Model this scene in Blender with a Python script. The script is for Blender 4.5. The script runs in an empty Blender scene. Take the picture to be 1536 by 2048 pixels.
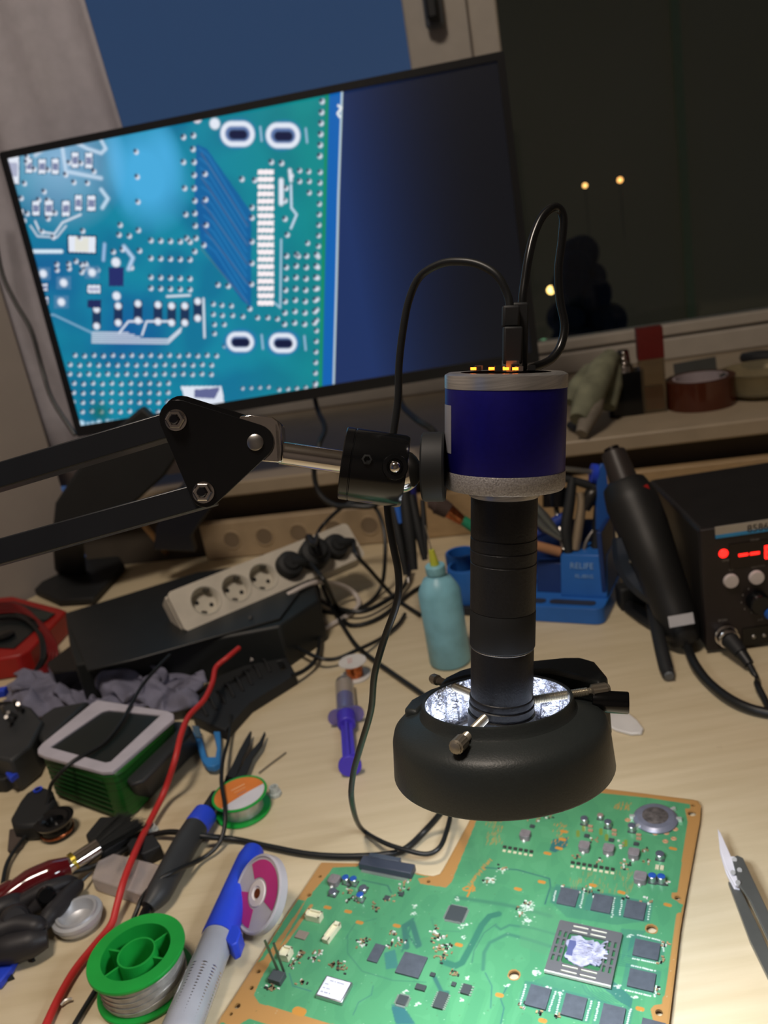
import bpy, bmesh, math, random
import numpy as np
from mathutils import Vector, Matrix, noise
random.seed(7); rng = np.random.default_rng(7)
SC = bpy.context.scene; COL = SC.collection
# ---------------------------------------------------------------- camera, world, lights, exposure
H = 0.41; F = 1636.0; PITCH = math.radians(17.73); ROLL = math.radians(-10.2)
def _rot():
    Fw = np.array([0, math.cos(PITCH), -math.sin(PITCH)]); R = np.array([1., 0, 0]); U = np.cross(R, Fw)
    c, s = math.cos(ROLL), math.sin(ROLL)
    return np.array([c*R+s*U, -(-s*R+c*U), Fw])      # camera right, down, forward
M = _rot(); CAM = np.array([0, 0, H])
cd = bpy.data.cameras.new('camera'); cam = bpy.data.objects.new('camera', cd); COL.objects.link(cam)
cd.sensor_fit = 'VERTICAL'; cd.sensor_height = 36; cd.sensor_width = 27; cd.lens = F/2048*36
cd.clip_start = 0.02; cd.clip_end = 200
mw = Matrix.Identity(4)
for i in range(3):
    mw[i][0] = M[0][i]; mw[i][1] = -M[1][i]; mw[i][2] = -M[2][i]; mw[i][3] = CAM[i]
cam.matrix_world = mw; SC.camera = cam
cd.dof.use_dof = True; cd.dof.focus_distance = 0.35; cd.dof.aperture_fstop = 13
def srgb(c):
    c = [x/255 for x in c]
    return tuple((x/12.92 if x <= .04045 else ((x+.055)/1.055)**2.4) for x in c)
w = bpy.data.worlds.new('night_sky'); SC.world = w; w.use_nodes = True
bg = w.node_tree.nodes['Background']; bg.inputs[0].default_value = (.024, .046, .105, 1); bg.inputs[1].default_value = 1.35  # night sky; its navy also stands in for blue haze above the monitor
def area(name, loc, tgt, size, power, color):
    l = bpy.data.lights.new(name, 'AREA'); l.shape = 'DISK'; l.size = size; l.energy = power; l.color = color
    o = bpy.data.objects.new(name, l); COL.objects.link(o); o.location = loc
    o.rotation_euler = (Vector(tgt)-Vector(loc)).to_track_quat('-Z', 'Y').to_euler(); return o
area('ceiling_lamp_light', (-.25, .1, 1.66), (-.25, .1, 0), .34, 15, (1, .86, .73))
SC.view_settings.view_transform = 'Standard'; SC.view_settings.look = 'None'
SC.view_settings.gamma = 1; SC.view_settings.exposure = 0.0; SC.view_settings.use_curve_mapping = False
# ---------------------------------------------------------------- projection helpers (photo direction -> point of the place)
def ray(x, y): return M.T @ np.array([(x-768)/F, (y-1024)/F, 1])
def T(x, y, z=0.):
    d = ray(x, y); return Vector(CAM + d*((z-H)/d[2]))
def CP(x, y, d): return Vector(CAM + ray(x, y)*d)
def proj(P):
    v = M @ (np.array(P)-CAM); return v[0]/v[2]*F+768, v[1]/v[2]*F+1024, v[2]
def hz(P, py):                                       # height above P that shows at row py
    a, b = -.2, 1.2
    for _ in range(50):
        m = (a+b)/2
        if proj((P[0], P[1], m))[1] > py: a = m
        else: b = m
    return a
def camvec(x, y, z): return Vector(M.T @ np.array([x, y, z]))
def onplane(x, y, p0, n):
    d = Vector(ray(x, y)); c = Vector(CAM); return c + d*((Vector(p0)-c).dot(n)/d.dot(n))
# ---------------------------------------------------------------- materials
MATS = {}
def pm(name, rgb, rough=.5, metal=0., var=.06, scale=40., bump=0., emit=0., trans=0., ior=1.45, coat=0., alpha=1., stretch=None, emcol=None):
    if name in MATS: return MATS[name]
    m = bpy.data.materials.new(name); m.use_nodes = True; nt = m.node_tree; N = nt.nodes; L = nt.links
    b = N['Principled BSDF']; c = srgb(rgb)
    tc = N.new('ShaderNodeTexCoord'); no = N.new('ShaderNodeTexNoise'); no.inputs['Scale'].default_value = scale; no.inputs['Detail'].default_value = 4
    if stretch:
        mp = N.new('ShaderNodeMapping'); mp.inputs['Scale'].default_value = stretch; L.new(tc.outputs['Object'], mp.inputs[0]); L.new(mp.outputs[0], no.inputs['Vector'])
    else: L.new(tc.outputs['Object'], no.inputs['Vector'])
    cr = N.new('ShaderNodeValToRGB'); cr.color_ramp.elements[0].position = .3; cr.color_ramp.elements[1].position = .7
    cr.color_ramp.elements[0].color = tuple(max(0, x*(1-var*2)) for x in c)+(1,); cr.color_ramp.elements[1].color = tuple(min(1, x*(1+var)) for x in c)+(1,)
    L.new(no.outputs['Fac'], cr.inputs[0]); L.new(cr.outputs[0], b.inputs['Base Color'])
    b.inputs['Roughness'].default_value = rough; b.inputs['Metallic'].default_value = metal; b.inputs['IOR'].default_value = ior
    b.inputs['Transmission Weight'].default_value = trans; b.inputs['Coat Weight'].default_value = coat; b.inputs['Alpha'].default_value = alpha
    if bump:
        bp = N.new('ShaderNodeBump'); bp.inputs['Strength'].default_value = bump; bp.inputs['Distance'].default_value = .001
        L.new(no.outputs['Fac'], bp.inputs['Height']); L.new(bp.outputs[0], b.inputs['Normal'])
    if emit:
        b.inputs['Emission Color'].default_value = srgb(emcol or rgb)+(1,); b.inputs['Emission Strength'].default_value = emit
    MATS[name] = m; return m
def attrmat(name, emission=0., rough=.4, spec=.5):
    m = bpy.data.materials.new(name); m.use_nodes = True; N = m.node_tree.nodes; L = m.node_tree.links; b = N['Principled BSDF']
    a = N.new('ShaderNodeAttribute'); a.attribute_name = 'print'
    if emission:
        b.inputs['Base Color'].default_value = (.004, .004, .005, 1); L.new(a.outputs['Color'], b.inputs['Emission Color']); b.inputs['Emission Strength'].default_value = emission
    else: L.new(a.outputs['Color'], b.inputs['Base Color'])
    b.inputs['Roughness'].default_value = rough; b.inputs['Specular IOR Level'].default_value = spec; return m
black = pm('black_paint', (26, 27, 30), .38, var=.1); black_soft = pm('black_soft', (30, 32, 34), .6); black_gloss = pm('black_gloss', (14, 15, 17), .18)
black_sat = pm('black_satin_metal', (30, 31, 34), .42, metal=.0, scale=900, bump=.15, var=.12)
rubber = pm('black_rubber', (27, 29, 30), .42); chrome = pm('chrome', (205, 200, 195), .12, 1); steel = pm('steel', (175, 172, 168), .3, 1)
brushed = pm('brushed_aluminium', (214, 212, 210), .3, .82, var=.12, scale=60, stretch=(1, 1, 30)); grain_al = pm('sandblasted_aluminium', (172, 168, 168), .45, .45, scale=1500, bump=.4, var=.2)
blue_an = pm('blue_anodised', (30, 26, 128), .38, .6, scale=500, var=.05)
green_pl = pm('green_plastic', (28, 160, 62), .35); white_pl = pm('white_plastic', (215, 212, 208), .4); cream = pm('cream_plastic', (205, 198, 184), .4)
ivory = pm('ivory_plastic', (228, 222, 190), .5); red_pl = pm('red_plastic', (175, 34, 30), .35); blue_pl = pm('blue_plastic', (34, 96, 190), .45); blue2 = pm('royal_blue_plastic', (40, 70, 205), .4)
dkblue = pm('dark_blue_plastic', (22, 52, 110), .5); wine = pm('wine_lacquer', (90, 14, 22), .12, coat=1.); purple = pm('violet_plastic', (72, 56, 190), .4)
copper = pm('copper_wire', (190, 110, 70), .3, 1, var=.3, scale=300); solder = pm('solder_wire', (205, 202, 196), .3, .6, var=.1, scale=200)
grey_pl = pm('grey_plastic', (96, 100, 104), .45); darkgrey = pm('dark_grey_plastic', (50, 52, 54), .5)
clear = pm('clear_plastic', (235, 235, 240), .15, trans=.9, ior=1.3, var=.01)
# ---------------------------------------------------------------- mesh helpers
LOC = {}
class MB:
    def __init__(s): s.v = []; s.f = []
    def add(s, v, f):
        n = len(s.v); s.v += [Vector(p) for p in v]; s.f += [tuple(i+n for i in q) for q in f]; return s
    def frame(s, o, x, y, z, sx, sy, sz):            # box centred in x,y, from o upward along z
        o = Vector(o); x = Vector(x)*sx/2; y = Vector(y)*sy/2; z = Vector(z)*sz
        v = [o-x-y, o+x-y, o+x+y, o-x+y]; v += [p+z for p in v]
        return s.add(v, [(3, 2, 1, 0), (4, 5, 6, 7), (0, 1, 5, 4), (1, 2, 6, 5), (2, 3, 7, 6), (3, 0, 4, 7)])
    def box(s, c, sx, sy, sz, yaw=0.):
        x = Vector((math.cos(yaw), math.sin(yaw), 0)); y = Vector((-x.y, x.x, 0)); return s.frame(c, x, y, (0, 0, 1), sx, sy, sz)
    def prism(s, pts, vec, holes=()):                # outline + extrusion vector, holes allowed
        vec = Vector(vec); bm = bmesh.new(); ed = []
        for loop in [pts]+list(holes):
            vs = [bm.verts.new(Vector(p)) for p in loop]
            for i in range(len(vs)): ed.append(bm.edges.new((vs[i], vs[(i+1) % len(vs)])))
        bmesh.ops.triangle_fill(bm, edges=ed, use_beauty=True)
        bm.verts.index_update(); n = len(bm.verts)
        v = [p.co.copy() for p in bm.verts]; f = [tuple(q.index for q in fc.verts) for fc in bm.faces]
        nn = Vector((0, 0, 0))
        for q in f: nn += (v[q[1]]-v[q[0]]).cross(v[q[2]]-v[q[0]])
        bm.free()
        if nn.dot(vec) > 0: f = [q[::-1] for q in f]
        F2 = list(f)+[tuple(i+n for i in q[::-1]) for q in f]
        k = 0
        for loop in [pts]+list(holes):
            for i in range(len(loop)): a, b = k+i, k+(i+1) % len(loop); F2.append((a, b, b+n, a+n))
            k += len(loop)
        return s.add(v+[p+vec for p in v], F2)
    def lathe(s, prof, o, axis, seg=40, xa=None, arc=1., flute=0., nf=0):      # prof: (radius, distance along axis)
        a = Vector(axis).normalized(); x = (Vector(xa)-a*a.dot(Vector(xa))).normalized() if xa else a.orthogonal().normalized(); y = a.cross(x); o = Vector(o)
        v = []; f = []; n = len(prof)
        for k in range(seg):
            t = 2*math.pi*k*arc/seg; d = x*math.cos(t)+y*math.sin(t)
            for r, h in prof: v.append(o+a*h+d*(r*(1+(flute if nf and (k % 2) else 0))))
        for k in range(seg if arc == 1. else seg-1):
            k2 = (k+1) % seg
            for i in range(n-1): f.append((k*n+i, k*n+i+1, k2*n+i+1, k2*n+i))
        return s.add(v, f)
    def cyl(s, a, b, r, r2=None, seg=24, bev=0.):
        a = Vector(a); b = Vector(b); h = (b-a).length; r2 = r if r2 is None else r2
        p = [(0, 0), (r-bev, 0), (r, bev), (r2, h-bev), (r2-bev, h), (0, h)] if bev else [(0, 0), (r, 0), (r2, h), (0, h)]
        return s.lathe(p, a, b-a, seg)
    def tube(s, P, r, seg=10, sub=5, rad=None):      # smooth tube through points
        P = [Vector(p) for p in P]; Q = []; R = []
        for i in range(len(P)-1):
            p0 = P[i-1] if i else P[0]*2-P[1]; p1, p2 = P[i], P[i+1]; p3 = P[i+2] if i+2 < len(P) else P[-1]*2-P[-2]
            for k in range(sub):
                t = k/sub; Q.append(.5*((2*p1)+(p2-p0)*t+(2*p0-5*p1+4*p2-p3)*t*t+(3*p1-p0-3*p2+p3)*t**3))
                R.append((rad[i]*(1-t)+rad[i+1]*t) if rad else r)
        Q.append(P[-1]); R.append(rad[-1] if rad else r)
        v = []; f = []; nrm = None; n = len(Q)
        for i, q in enumerate(Q):
            tg = (Q[min(i+1, n-1)]-Q[max(i-1, 0)]).normalized()
            nrm = tg.orthogonal().normalized() if nrm is None else (nrm-tg*tg.dot(nrm)).normalized()
            bt = tg.cross(nrm)
            for k in range(seg):
                t = 2*math.pi*k/seg; v.append(q+(nrm*math.cos(t)+bt*math.sin(t))*R[i])
        for i in range(n-1):
            for k in range(seg): k2 = (k+1) % seg; f.append((i*seg+k, i*seg+k2, (i+1)*seg+k2, (i+1)*seg+k))
        f.append(tuple(range(seg))[::-1]); f.append(tuple((n-1)*seg+k for k in range(seg)))
        return s.add(v, f)
    def ball(s, c, r, sc=(1, 1, 1), ax=None, seg=20):
        prof = [(r*math.sin(math.pi*i/12), -r*math.cos(math.pi*i/12)) for i in range(13)]
        return s.lathe(prof, c, ax or (0, 0, 1), seg)
    def build(s, name, mat, parent=None, bev=0., smooth=True, kind=None, label=None, cat=None, group=None, ang=35, wrap=None):
        o0 = LOC.get(parent.name, Vector((0, 0, 0))) if parent else None
        if parent is None:
            xs = [p for p in s.v]; lo = Vector([min(p[i] for p in xs) for i in range(3)]); hi = Vector([max(p[i] for p in xs) for i in range(3)])
            o0 = Vector(((lo.x+hi.x)/2, (lo.y+hi.y)/2, lo.z))
        me = bpy.data.meshes.new(name); me.from_pydata([tuple(p-o0) for p in s.v], [], s.f)
        bm = bmesh.new(); bm.from_mesh(me); bmesh.ops.remove_doubles(bm, verts=bm.verts, dist=1e-6); bmesh.ops.recalc_face_normals(bm, faces=bm.faces); bm.to_mesh(me); bm.free()
        if smooth:
            me.polygons.foreach_set('use_smooth', [True]*len(me.polygons)); me.set_sharp_from_angle(angle=math.radians(ang))
        me.materials.append(mat); o = bpy.data.objects.new(name, me); COL.objects.link(o)
        if parent: o.parent = parent; LOC[o.name] = o0
        else: o.location = o0; LOC[o.name] = o0
        if bev:
            b = o.modifiers.new('bevel', 'BEVEL'); b.width = bev; b.segments = 2; b.limit_method = 'ANGLE'; b.angle_limit = math.radians(40)
        for k, val in (('kind', kind), ('label', label), ('category', cat), ('group', group)):
            if val: o[k] = val
        return o
def thing(name, label, cat, loc, group=None):
    o = bpy.data.objects.new(name, None); COL.objects.link(o); o.location = loc; o.empty_display_size = .02
    LOC[o.name] = Vector(loc); o['label'] = label; o['category'] = cat
    if group: o['group'] = group
    return o
def text(name, s, size, origin, xd, yd, mat, parent, depth=.0001, align='LEFT'):
    cu = bpy.data.curves.new(name, 'FONT'); cu.body = s; cu.size = size; cu.extrude = depth; cu.align_x = align
    t = bpy.data.objects.new(name, cu); COL.objects.link(t)
    me = bpy.data.meshes.new_from_object(t.evaluated_get(bpy.context.evaluated_depsgraph_get())); bpy.data.objects.remove(t)
    xd = Vector(xd).normalized(); yd = Vector(yd); yd = (yd-xd*xd.dot(yd)).normalized(); zd = xd.cross(yd); o0 = LOC[parent.name]; origin = Vector(origin)-o0
    for v in me.vertices: v.co = origin+xd*v.co.x+yd*v.co.y+zd*v.co.z
    me.materials.clear(); me.materials.append(mat); o = bpy.data.objects.new(name, me); COL.objects.link(o); o.parent = parent; return o
def rr(cx, cy, w, h, r, n=6):                        # rounded rectangle 2d
    p = []
    for qx, qy, a in ((1, 1, 0), (-1, 1, 90), (-1, -1, 180), (1, -1, 270)):
        for k in range(n+1): t = math.radians(a+90*k/n); p.append((cx+qx*(w/2-r)+r*math.cos(t), cy+qy*(h/2-r)+r*math.sin(t)))
    return p
def pp(pts, z): return [T(x, y, z) for x, y in pts]
# the desk top lies at z = 0; wall line runs behind it
YW = math.radians(-13); WU = Vector((math.cos(YW), math.sin(YW), 0)); WN = Vector((-math.sin(YW), math.cos(YW), 0)); P0 = Vector((-.256, 1.212, 0)); UP = Vector((0, 0, 1))
def W(u, n, z): return P0+WU*u+WN*n+UP*z
FL = -.74; CE = 1.72
wall_m = pm('wall_plaster', (168, 160, 154), .85, var=.03, scale=12, bump=.1); wall_dk = pm('wall_brown_grey', (84, 76, 66), .85, var=.05, scale=15)
# ---------------------------------------------------------------- room shell
def st(o): o['kind'] = 'structure'; return o
SD = .47                                             # depth from sill front to window plane
WX0, WX1 = -.2455, 1.5
corner = Vector((-.494, 1.2665, 0)); LW = Vector((-.587-(-.451), 1.144-1.321, 0)).normalized(); LN = Vector((-LW.y, LW.x, 0))
st(MB().box((.3, .2, FL-.05), 5, 4.6, .05).build('floor', pm('floor_laminate', (120, 95, 70), .5, scale=8)))
st(MB().box((.3, .2, CE), 5, 4.6, .05).build('ceiling', pm('ceiling_white', (205, 200, 192), .9)))
# left wall: from the corner towards the camera
la, lb = corner-LW*.0, corner+LW*2.1; o = MB(); q = [la, lb, lb-LN*-.06, la-LN*-.06]
sgn = -1 if LN.dot(Vector((1, 0, 0))) > 0 else 1
q = [la, lb, lb+LN*sgn*.06, la+LN*sgn*.06]
st(o.prism([p+UP*FL for p in q], (0, 0, CE-FL)).build('wall_left', wall_m))
st(MB().frame(W(.68, .035, FL), WU, WN, UP, 1.85, .05, .098-FL).build('wall_back', wall_dk))      # below the sill
st(MB().frame(W(.68, SD+.09, .098), WU, WN, UP, 2.1, .05, .03).build('trim_1', wall_dk))
st(MB().frame(W(.68, SD+.09, 1.3), WU, WN, UP, 2.1, .08, CE-1.3).build('wall_back_top', wall_m))
st(MB().box((1.95, .2, FL), .06, 4.6, CE-FL).build('wall_right', wall_m))
st(MB().box((.3, -1.5, FL), 5, .06, CE-FL).build('wall_front', wall_m))
sill_m = pm('sill_board', (165, 150, 128), .45, var=.05, scale=20)
sill = st(MB().frame(W(.72, SD/2-.0, .100), WU, WN, UP, 1.90, SD+.06, .022).build('trim_2', sill_m, bev=.003)); sill['label'] = 'cream window sill board'
# window: frame rails, mullion with handle, two panes
frm = pm('window_frame_white', (186, 178, 166), .45, var=.03)
win = st(MB().frame(W(.3, SD+.03, .122), WU, WN, UP, 2.7, .06, .040).build('window_1', frm, bev=.004))
wi = win
MB().frame(W(.3, SD+.03, .166), WU, WN, UP, 2.7, .045, .02).build('window_bead', frm, wi, bev=.003)
mul = MB(); muc = onplane(905, 70, W(0, SD, 0), WN); mu = (muc-P0).dot(WU)
mul.frame(W(mu, SD+.03, .186), WU, WN, UP, .158, .06, 1.12).build('window_mullion', frm, wi, bev=.004)
MB().frame(W(mu+.03, SD-.002, .186), WU, WN, UP, .004, .004, 1.1).build('mullion_seam', pm('seam_shadow', (120, 112, 104), .8), wi)
hd = onplane(868, 30, W(0, SD-.02, 0), WN)
MB().frame(hd+UP*-.02, WU, WN, UP, .032, .02, .14).build('window_handle', grey_pl, wi, bev=.006)
MB().frame(hd+UP*-.012+WN*-.02, WU, WN, UP, .02, .022, .05).build('window_handle_grip', black_soft, wi, bev=.005)
gm = bpy.data.materials.new('window_glass'); gm.use_nodes = True; nt = gm.node_tree; nt.nodes.clear()
out = nt.nodes.new('ShaderNodeOutputMaterial'); mx = nt.nodes.new('ShaderNodeMixShader'); tr = nt.nodes.new('ShaderNodeBsdfTransparent'); gl = nt.nodes.new('ShaderNodeBsdfGlossy'); gl.inputs['Roughness'].default_value = .06
fr = nt.nodes.new('ShaderNodeFresnel'); fr.inputs[0].default_value = 1.35; tr.inputs[0].default_value = (.9, .92, .9, 1)
nt.links.new(fr.outputs[0], mx.inputs[0]); nt.links.new(tr.outputs[0], mx.inputs[1]); nt.links.new(gl.outputs[0], mx.inputs[2]); nt.links.new(mx.outputs[0], out.inputs[0])
for a, b in ((-.95, mu-.079), (mu+.079, 1.6)):
    MB().frame(W((a+b)/2, SD+.03, .186), WU, WN, UP, b-a, .006, 1.12).build('pane', gm, wi)
MB().frame(W(.3, SD+.03, 1.3), WU, WN, UP, 2.7, .06, .05).build('window_head', frm, wi)
# outside in the dark: a house front, a bush, street lamps
fu = (onplane(965, 300, W(0, 4.6, 0), WN)-P0).dot(WU)
nb = thing('apartment_house', 'dark house front outside the right half of the night window', 'building', W(3.2, 4.5, FL-3))
hm = pm('dark_render_wall', (96, 92, 72), .9, emit=.0)
MB().frame(W(fu+3.1, 4.75, FL-3), WU, WN, UP, 6.2, .3, 9).build('facade', pm('night_facade', (38, 37, 31), .9, emit=.3, emcol=(58, 54, 40), var=.2, scale=.8), nb)  # wall given a faint glow of its own in place of night light
MB().frame(W((onplane(1362, 300, W(0, 4.6, 0), WN)-P0).dot(WU), 4.56, FL-3), WU, WN, UP, .05, .05, 8).build('pane_reflection', pm('reflection_olive', (90, 92, 50), .6, emit=.05), nb)  # added glowing strip, imitates a faint upright reflection in the right pane
def lampball(px, py, d, r, rgb, e, nm, lab):
    P = CP(px, py, d); t = thing(nm, lab, 'lamp', P-UP*.35)
    MB().ball(P, r, seg=12).build('lamp_globe', pm('lamp_glow_%d' % px, rgb, .5, emit=e), t)
    MB().cyl(P-UP*.35, P-UP*r*.8, r*.12, seg=6).build('lamp_post', black, t)
lampball(1170, 371, 5.0, .014, (255, 190, 110), 3, 'street_lamp', 'small orange street lamp outside, left of the two high ones')
lampball(1240, 360, 5.0, .016, (255, 180, 100), 3, 'street_lamp', 'small orange street lamp outside, right of the two high ones')
lampball(1102, 580, 5.0, .024, (255, 205, 120), 5, 'street_lamp', 'bright yellow street lamp outside beside the thick looped cable')
lampball(1088, 688, 5.0, .03, (120, 180, 130), .8, 'street_lamp', 'dim green light outside just above the window sill')
tr_ = thing('bush', 'dark leafy bush outside the window below the street lamps', 'bush', W(2.4, 3.5, -1.5))
b = MB()
for k in range(60):
    yy = rng.uniform(500, 720); P = CP(1165+rng.normal()*(yy-420)*.12, yy, 4.3+rng.uniform(-.1, .1)); b.ball(P, .05+.05*rng.random(), seg=8)
b.build('foliage', pm('night_leaves', (16, 17, 14), .9), tr_, kind='stuff'); MB().cyl(CP(1200, 740, 4.3), CP(1190, 560, 4.3), .05, seg=8).build('trunk', black_soft, tr_)
# ceiling lamp body (gives the room light)
t = thing('ceiling_lamp', 'round white ceiling lamp above the desk, outside the picture', 'lamp', (-.25, .1, 1.68))
MB().lathe([(0, .04), (.2, .04), (.2, 0), (.18, -.006), (.18, .02), (0, .02)], (-.25, .1, 1.68), (0, 0, 1)).build('lamp_base', white_pl, t)
# curtain
cm = pm('curtain_cloth', (178, 175, 184), .9, var=.04, scale=60, bump=.1)
cb = MB(); cu0, cu1 = -1.0, -.5; n = 90; v = []; f = []
cR = lambda z: (onplane(*((145, 0) if z > .62 else (215, 240)), W(0, -.03, 0), WN)-P0).dot(WU)
topR = (onplane(145, 0, W(0, -.02, 0), WN)-P0).dot(WU); botR = (onplane(228, 290, W(0, -.02, 0), WN)-P0).dot(WU)
Zt = onplane(145, 0, W(0, -.02, 0), WN).z; Zb = onplane(228, 290, W(0, -.02, 0), WN).z
for j, z in enumerate((CE-.02, 1.1, Zt, (Zt+Zb)/2, Zb, .40, .25, .135)):
    R = botR+(topR-botR)*(z-Zb)/(Zt-Zb)
    R = min(R, topR+.05)
    for i in range(n):
        s = i/(n-1); u = -1.05+(R+1.05)*s
        off = .014*math.sin(s*34)+.009*math.sin(s*71+z*3)+.006*math.sin(s*19+z*5)
        off2 = max(0, (-.27-u))*.72                   # the left part follows the slanting left wall
        v.append(W(u, .02+off-off2*1.0, z))
    if j:
        for i in range(n-1): a = (j-1)*n+i; f.append((a, a+1, a+n+1, a+n))
cur = cb.add(v, f).build('curtain', cm, label='pale grey gathered curtain at the left of the window behind the monitor', cat='curtain', ang=60)
sm = cur.modifiers.new('thick', 'SOLIDIFY'); sm.thickness = .002
# ---------------------------------------------------------------- desk
wm = bpy.data.materials.new('birch_plywood'); wm.use_nodes = True; N = wm.node_tree.nodes; L = wm.node_tree.links; b = N['Principled BSDF']
tc = N.new('ShaderNodeTexCoord'); mp = N.new('ShaderNodeMapping'); mp.inputs['Rotation'].default_value = (0, 0, math.radians(28)); mp.inputs['Scale'].default_value = (3, 40, 3)
L.new(tc.outputs['Object'], mp.inputs[0]); n1 = N.new('ShaderNodeTexNoise'); n1.inputs['Scale'].default_value = 3; n1.inputs['Detail'].default_value = 6; L.new(mp.outputs[0], n1.inputs['Vector'])
cr = N.new('ShaderNodeValToRGB'); cr.color_ramp.elements[0].position = .25; cr.color_ramp.elements[1].position = .75
cr.color_ramp.elements[0].color = srgb((200, 184, 150))+(1,); cr.color_ramp.elements[1].color = srgb((216, 201, 170))+(1,)
L.new(n1.outputs['Fac'], cr.inputs[0]); n2 = N.new('ShaderNodeTexNoise'); n2.inputs['Scale'].default_value = 26; n2.inputs['Detail'].default_value = 8; n2.inputs['Roughness'].default_value = .7; L.new(tc.outputs['Object'], n2.inputs['Vector'])
c2 = N.new('ShaderNodeValToRGB'); c2.color_ramp.elements[0].position = .66; c2.color_ramp.elements[1].position = .76; c2.color_ramp.elements[0].color = (1, 1, 1, 1); c2.color_ramp.elements[1].color = (.62, .58, .52, 1); L.new(n2.outputs['Fac'], c2.inputs[0])
mm = N.new('ShaderNodeMix'); mm.data_type = 'RGBA'; mm.blend_type = 'MULTIPLY'; mm.inputs[0].default_value = .8; L.new(cr.outputs[0], mm.inputs[6]); L.new(c2.outputs[0], mm.inputs[7]); L.new(mm.outputs[2], b.inputs['Base Color'])
b.inputs['Roughness'].default_value = .42
dk = thing('desk', 'pale birch plywood desk top with stains and pencil specks', 'desk', (.2, .6, FL))
lf = [corner+WU*.006-WN*.004, corner+LW*1.25-LN*sgn*.008+Vector((.012, 0, 0))]
top = [W(-.22, -.0, 0), W(1.45, -.0, 0), Vector((1.5, -.25, 0)), Vector((-1.1, -.25, 0)), corner+LW*1.1-LN*sgn*.012, corner+LW*.02-LN*sgn*.012]
MB().prism([p-UP*.0252 for p in top], (0, 0, .025)).build('desk_top', wm, dk)
for x, y in ((-.85, -.15), (1.4, -.15), (1.1, .8), (-.4, .9)): MB().box((x, y, FL), .05, .05, -FL-.026).build('leg', steel, dk)
rail = MB().frame(W(.93, -.012, 0.0002), WU, WN, UP, 1.30, .018, .066).build('back_rail', pm('rail_wood', (172, 146, 110), .5, stretch=(3, 40, 40), scale=6), dk, bev=.002)
# ---------------------------------------------------------------- monitor
MY = math.radians(-6); MU = Vector((math.cos(MY), math.sin(MY), 0)); MN0 = Vector((-math.sin(MY), math.cos(MY), 0)); tilt = math.radians(-2)
MUP = (UP*math.cos(tilt)+MN0*-math.sin(tilt)).normalized(); MN = MU.cross(MUP)*-1
if MN.y < 0: MN = -MN
MP = CP(540, 500, 1.0); MP = CP(540, 500, 1.07)
def S2(px, py):
    P = onplane(px, py, MP, MN)-MP; return P.dot(MU), P.dot(MUP)
cs = [S2(*c) for c in ((-3, 290), (1030, 112), (1062, 735), (148, 868))]
x0 = (cs[0][0]+cs[3][0])/2; x1 = (cs[1][0]+cs[2][0])/2; z0 = (cs[2][1]+cs[3][1])/2; z1 = (cs[0][1]+cs[1][1])/2
print('MONITOR', [tuple(round(a, 3) for a in c) for c in cs], x1-x0, z1-z0)
mon = thing('monitor', 'large black flat monitor showing a magnified teal circuit board', 'monitor', (MP+MU*(x0+x1)/2).xy.to_3d())
def MPt(x, z, n=0.): return MP+MU*x+MUP*z+MN*n
cxm, czm, wM, hM = (x0+x1)/2, (z0+z1)/2, x1-x0, z1-z0
bz = .009
outer = [MPt(x, z, 0) for x, z in rr(cxm, czm, wM, hM, .004)]; inner = [MPt(x, z, 0) for x, z in rr(cxm, czm+.003, wM-2*bz, hM-2*bz-.006, .001)]
MB().prism(outer, MN*.006, [inner]).build('bezel', pm('bezel_black', (24, 25, 28), .35), mon, bev=.0008)
MB().prism([MPt(x, z, .006) for x, z in rr(cxm, czm, wM, hM, .004)], MN*.012).build('back_shell', black_soft, mon)
MB().prism([MPt(x, z, .018) for x, z in rr(cxm, czm-.03, wM*.6, hM*.6, .02)], MN*.025).build('back_bulge', black_soft, mon)
# screen picture as a colour grid
NX, NY = 600, 338; sx0 = cxm-wM/2+bz; sx1 = cxm+wM/2-bz; sz1 = czm+.003+(hM-2*bz-.006)/2; sz0 = czm+.003-(hM-2*bz-.006)/2
gx = np.linspace(sx0, sx1, NX); gz = np.linspace(sz0, sz1, NY); GX, GZ = np.meshgrid(gx, gz)
IM = np.zeros((NY, NX, 3))
class Paint:
    def __init__(s, im, X, Y, conv, px): s.im, s.X, s.Y, s.c, s.px = im, X, Y, conv, px
    def blend(s, m, col): m = np.clip(m, 0, 1)[..., None]; s.im[:] = s.im*(1-m)+np.array(srgb(col))*m
    def disc(s, x, y, r, col, soft=1., a=1., sx=1., sy=1.):
        u, v = s.c(x, y); d = np.hypot((s.X-u)/sx, (s.Y-v)/sy)-r*s.px; s.blend(a*(.5-d/(soft*s.px)), col)
    def line(s, pts, wd, col, soft=1., a=1.):
        P = [s.c(*p) for p in pts]; D = np.full(s.X.shape, 9.)
        for (ax, ay), (bx, by) in zip(P[:-1], P[1:]):
            L2 = (bx-ax)**2+(by-ay)**2+1e-12; t = np.clip(((s.X-ax)*(bx-ax)+(s.Y-ay)*(by-ay))/L2, 0, 1)
            D = np.minimum(D, np.hypot(s.X-ax-t*(bx-ax), s.Y-ay-t*(by-ay)))
        s.blend(a*(.5-(D-wd*s.px/2)/(soft*s.px)), col)
    def poly(s, pts, col, a=1.):
        P = [s.c(*p) for p in pts]; ins = np.zeros(s.X.shape, bool); n = len(P)
        for i in range(n):
            (xa, ya), (xb, yb) = P[i], P[(i+1) % n]
            c = (ya > s.Y) != (yb > s.Y); ins ^= c & (s.X < (xb-xa)*(s.Y-ya)/(yb-ya+1e-15)+xa)
        s.blend(a*ins, col)
px_m = abs(S2(541, 500)[0]-S2(540, 500)[0])
C = lambda zx, zy: S2(zx/2.194, 160+zy/2.194)
D = Paint(IM, GX, GZ, C, px_m/2.194)
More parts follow.
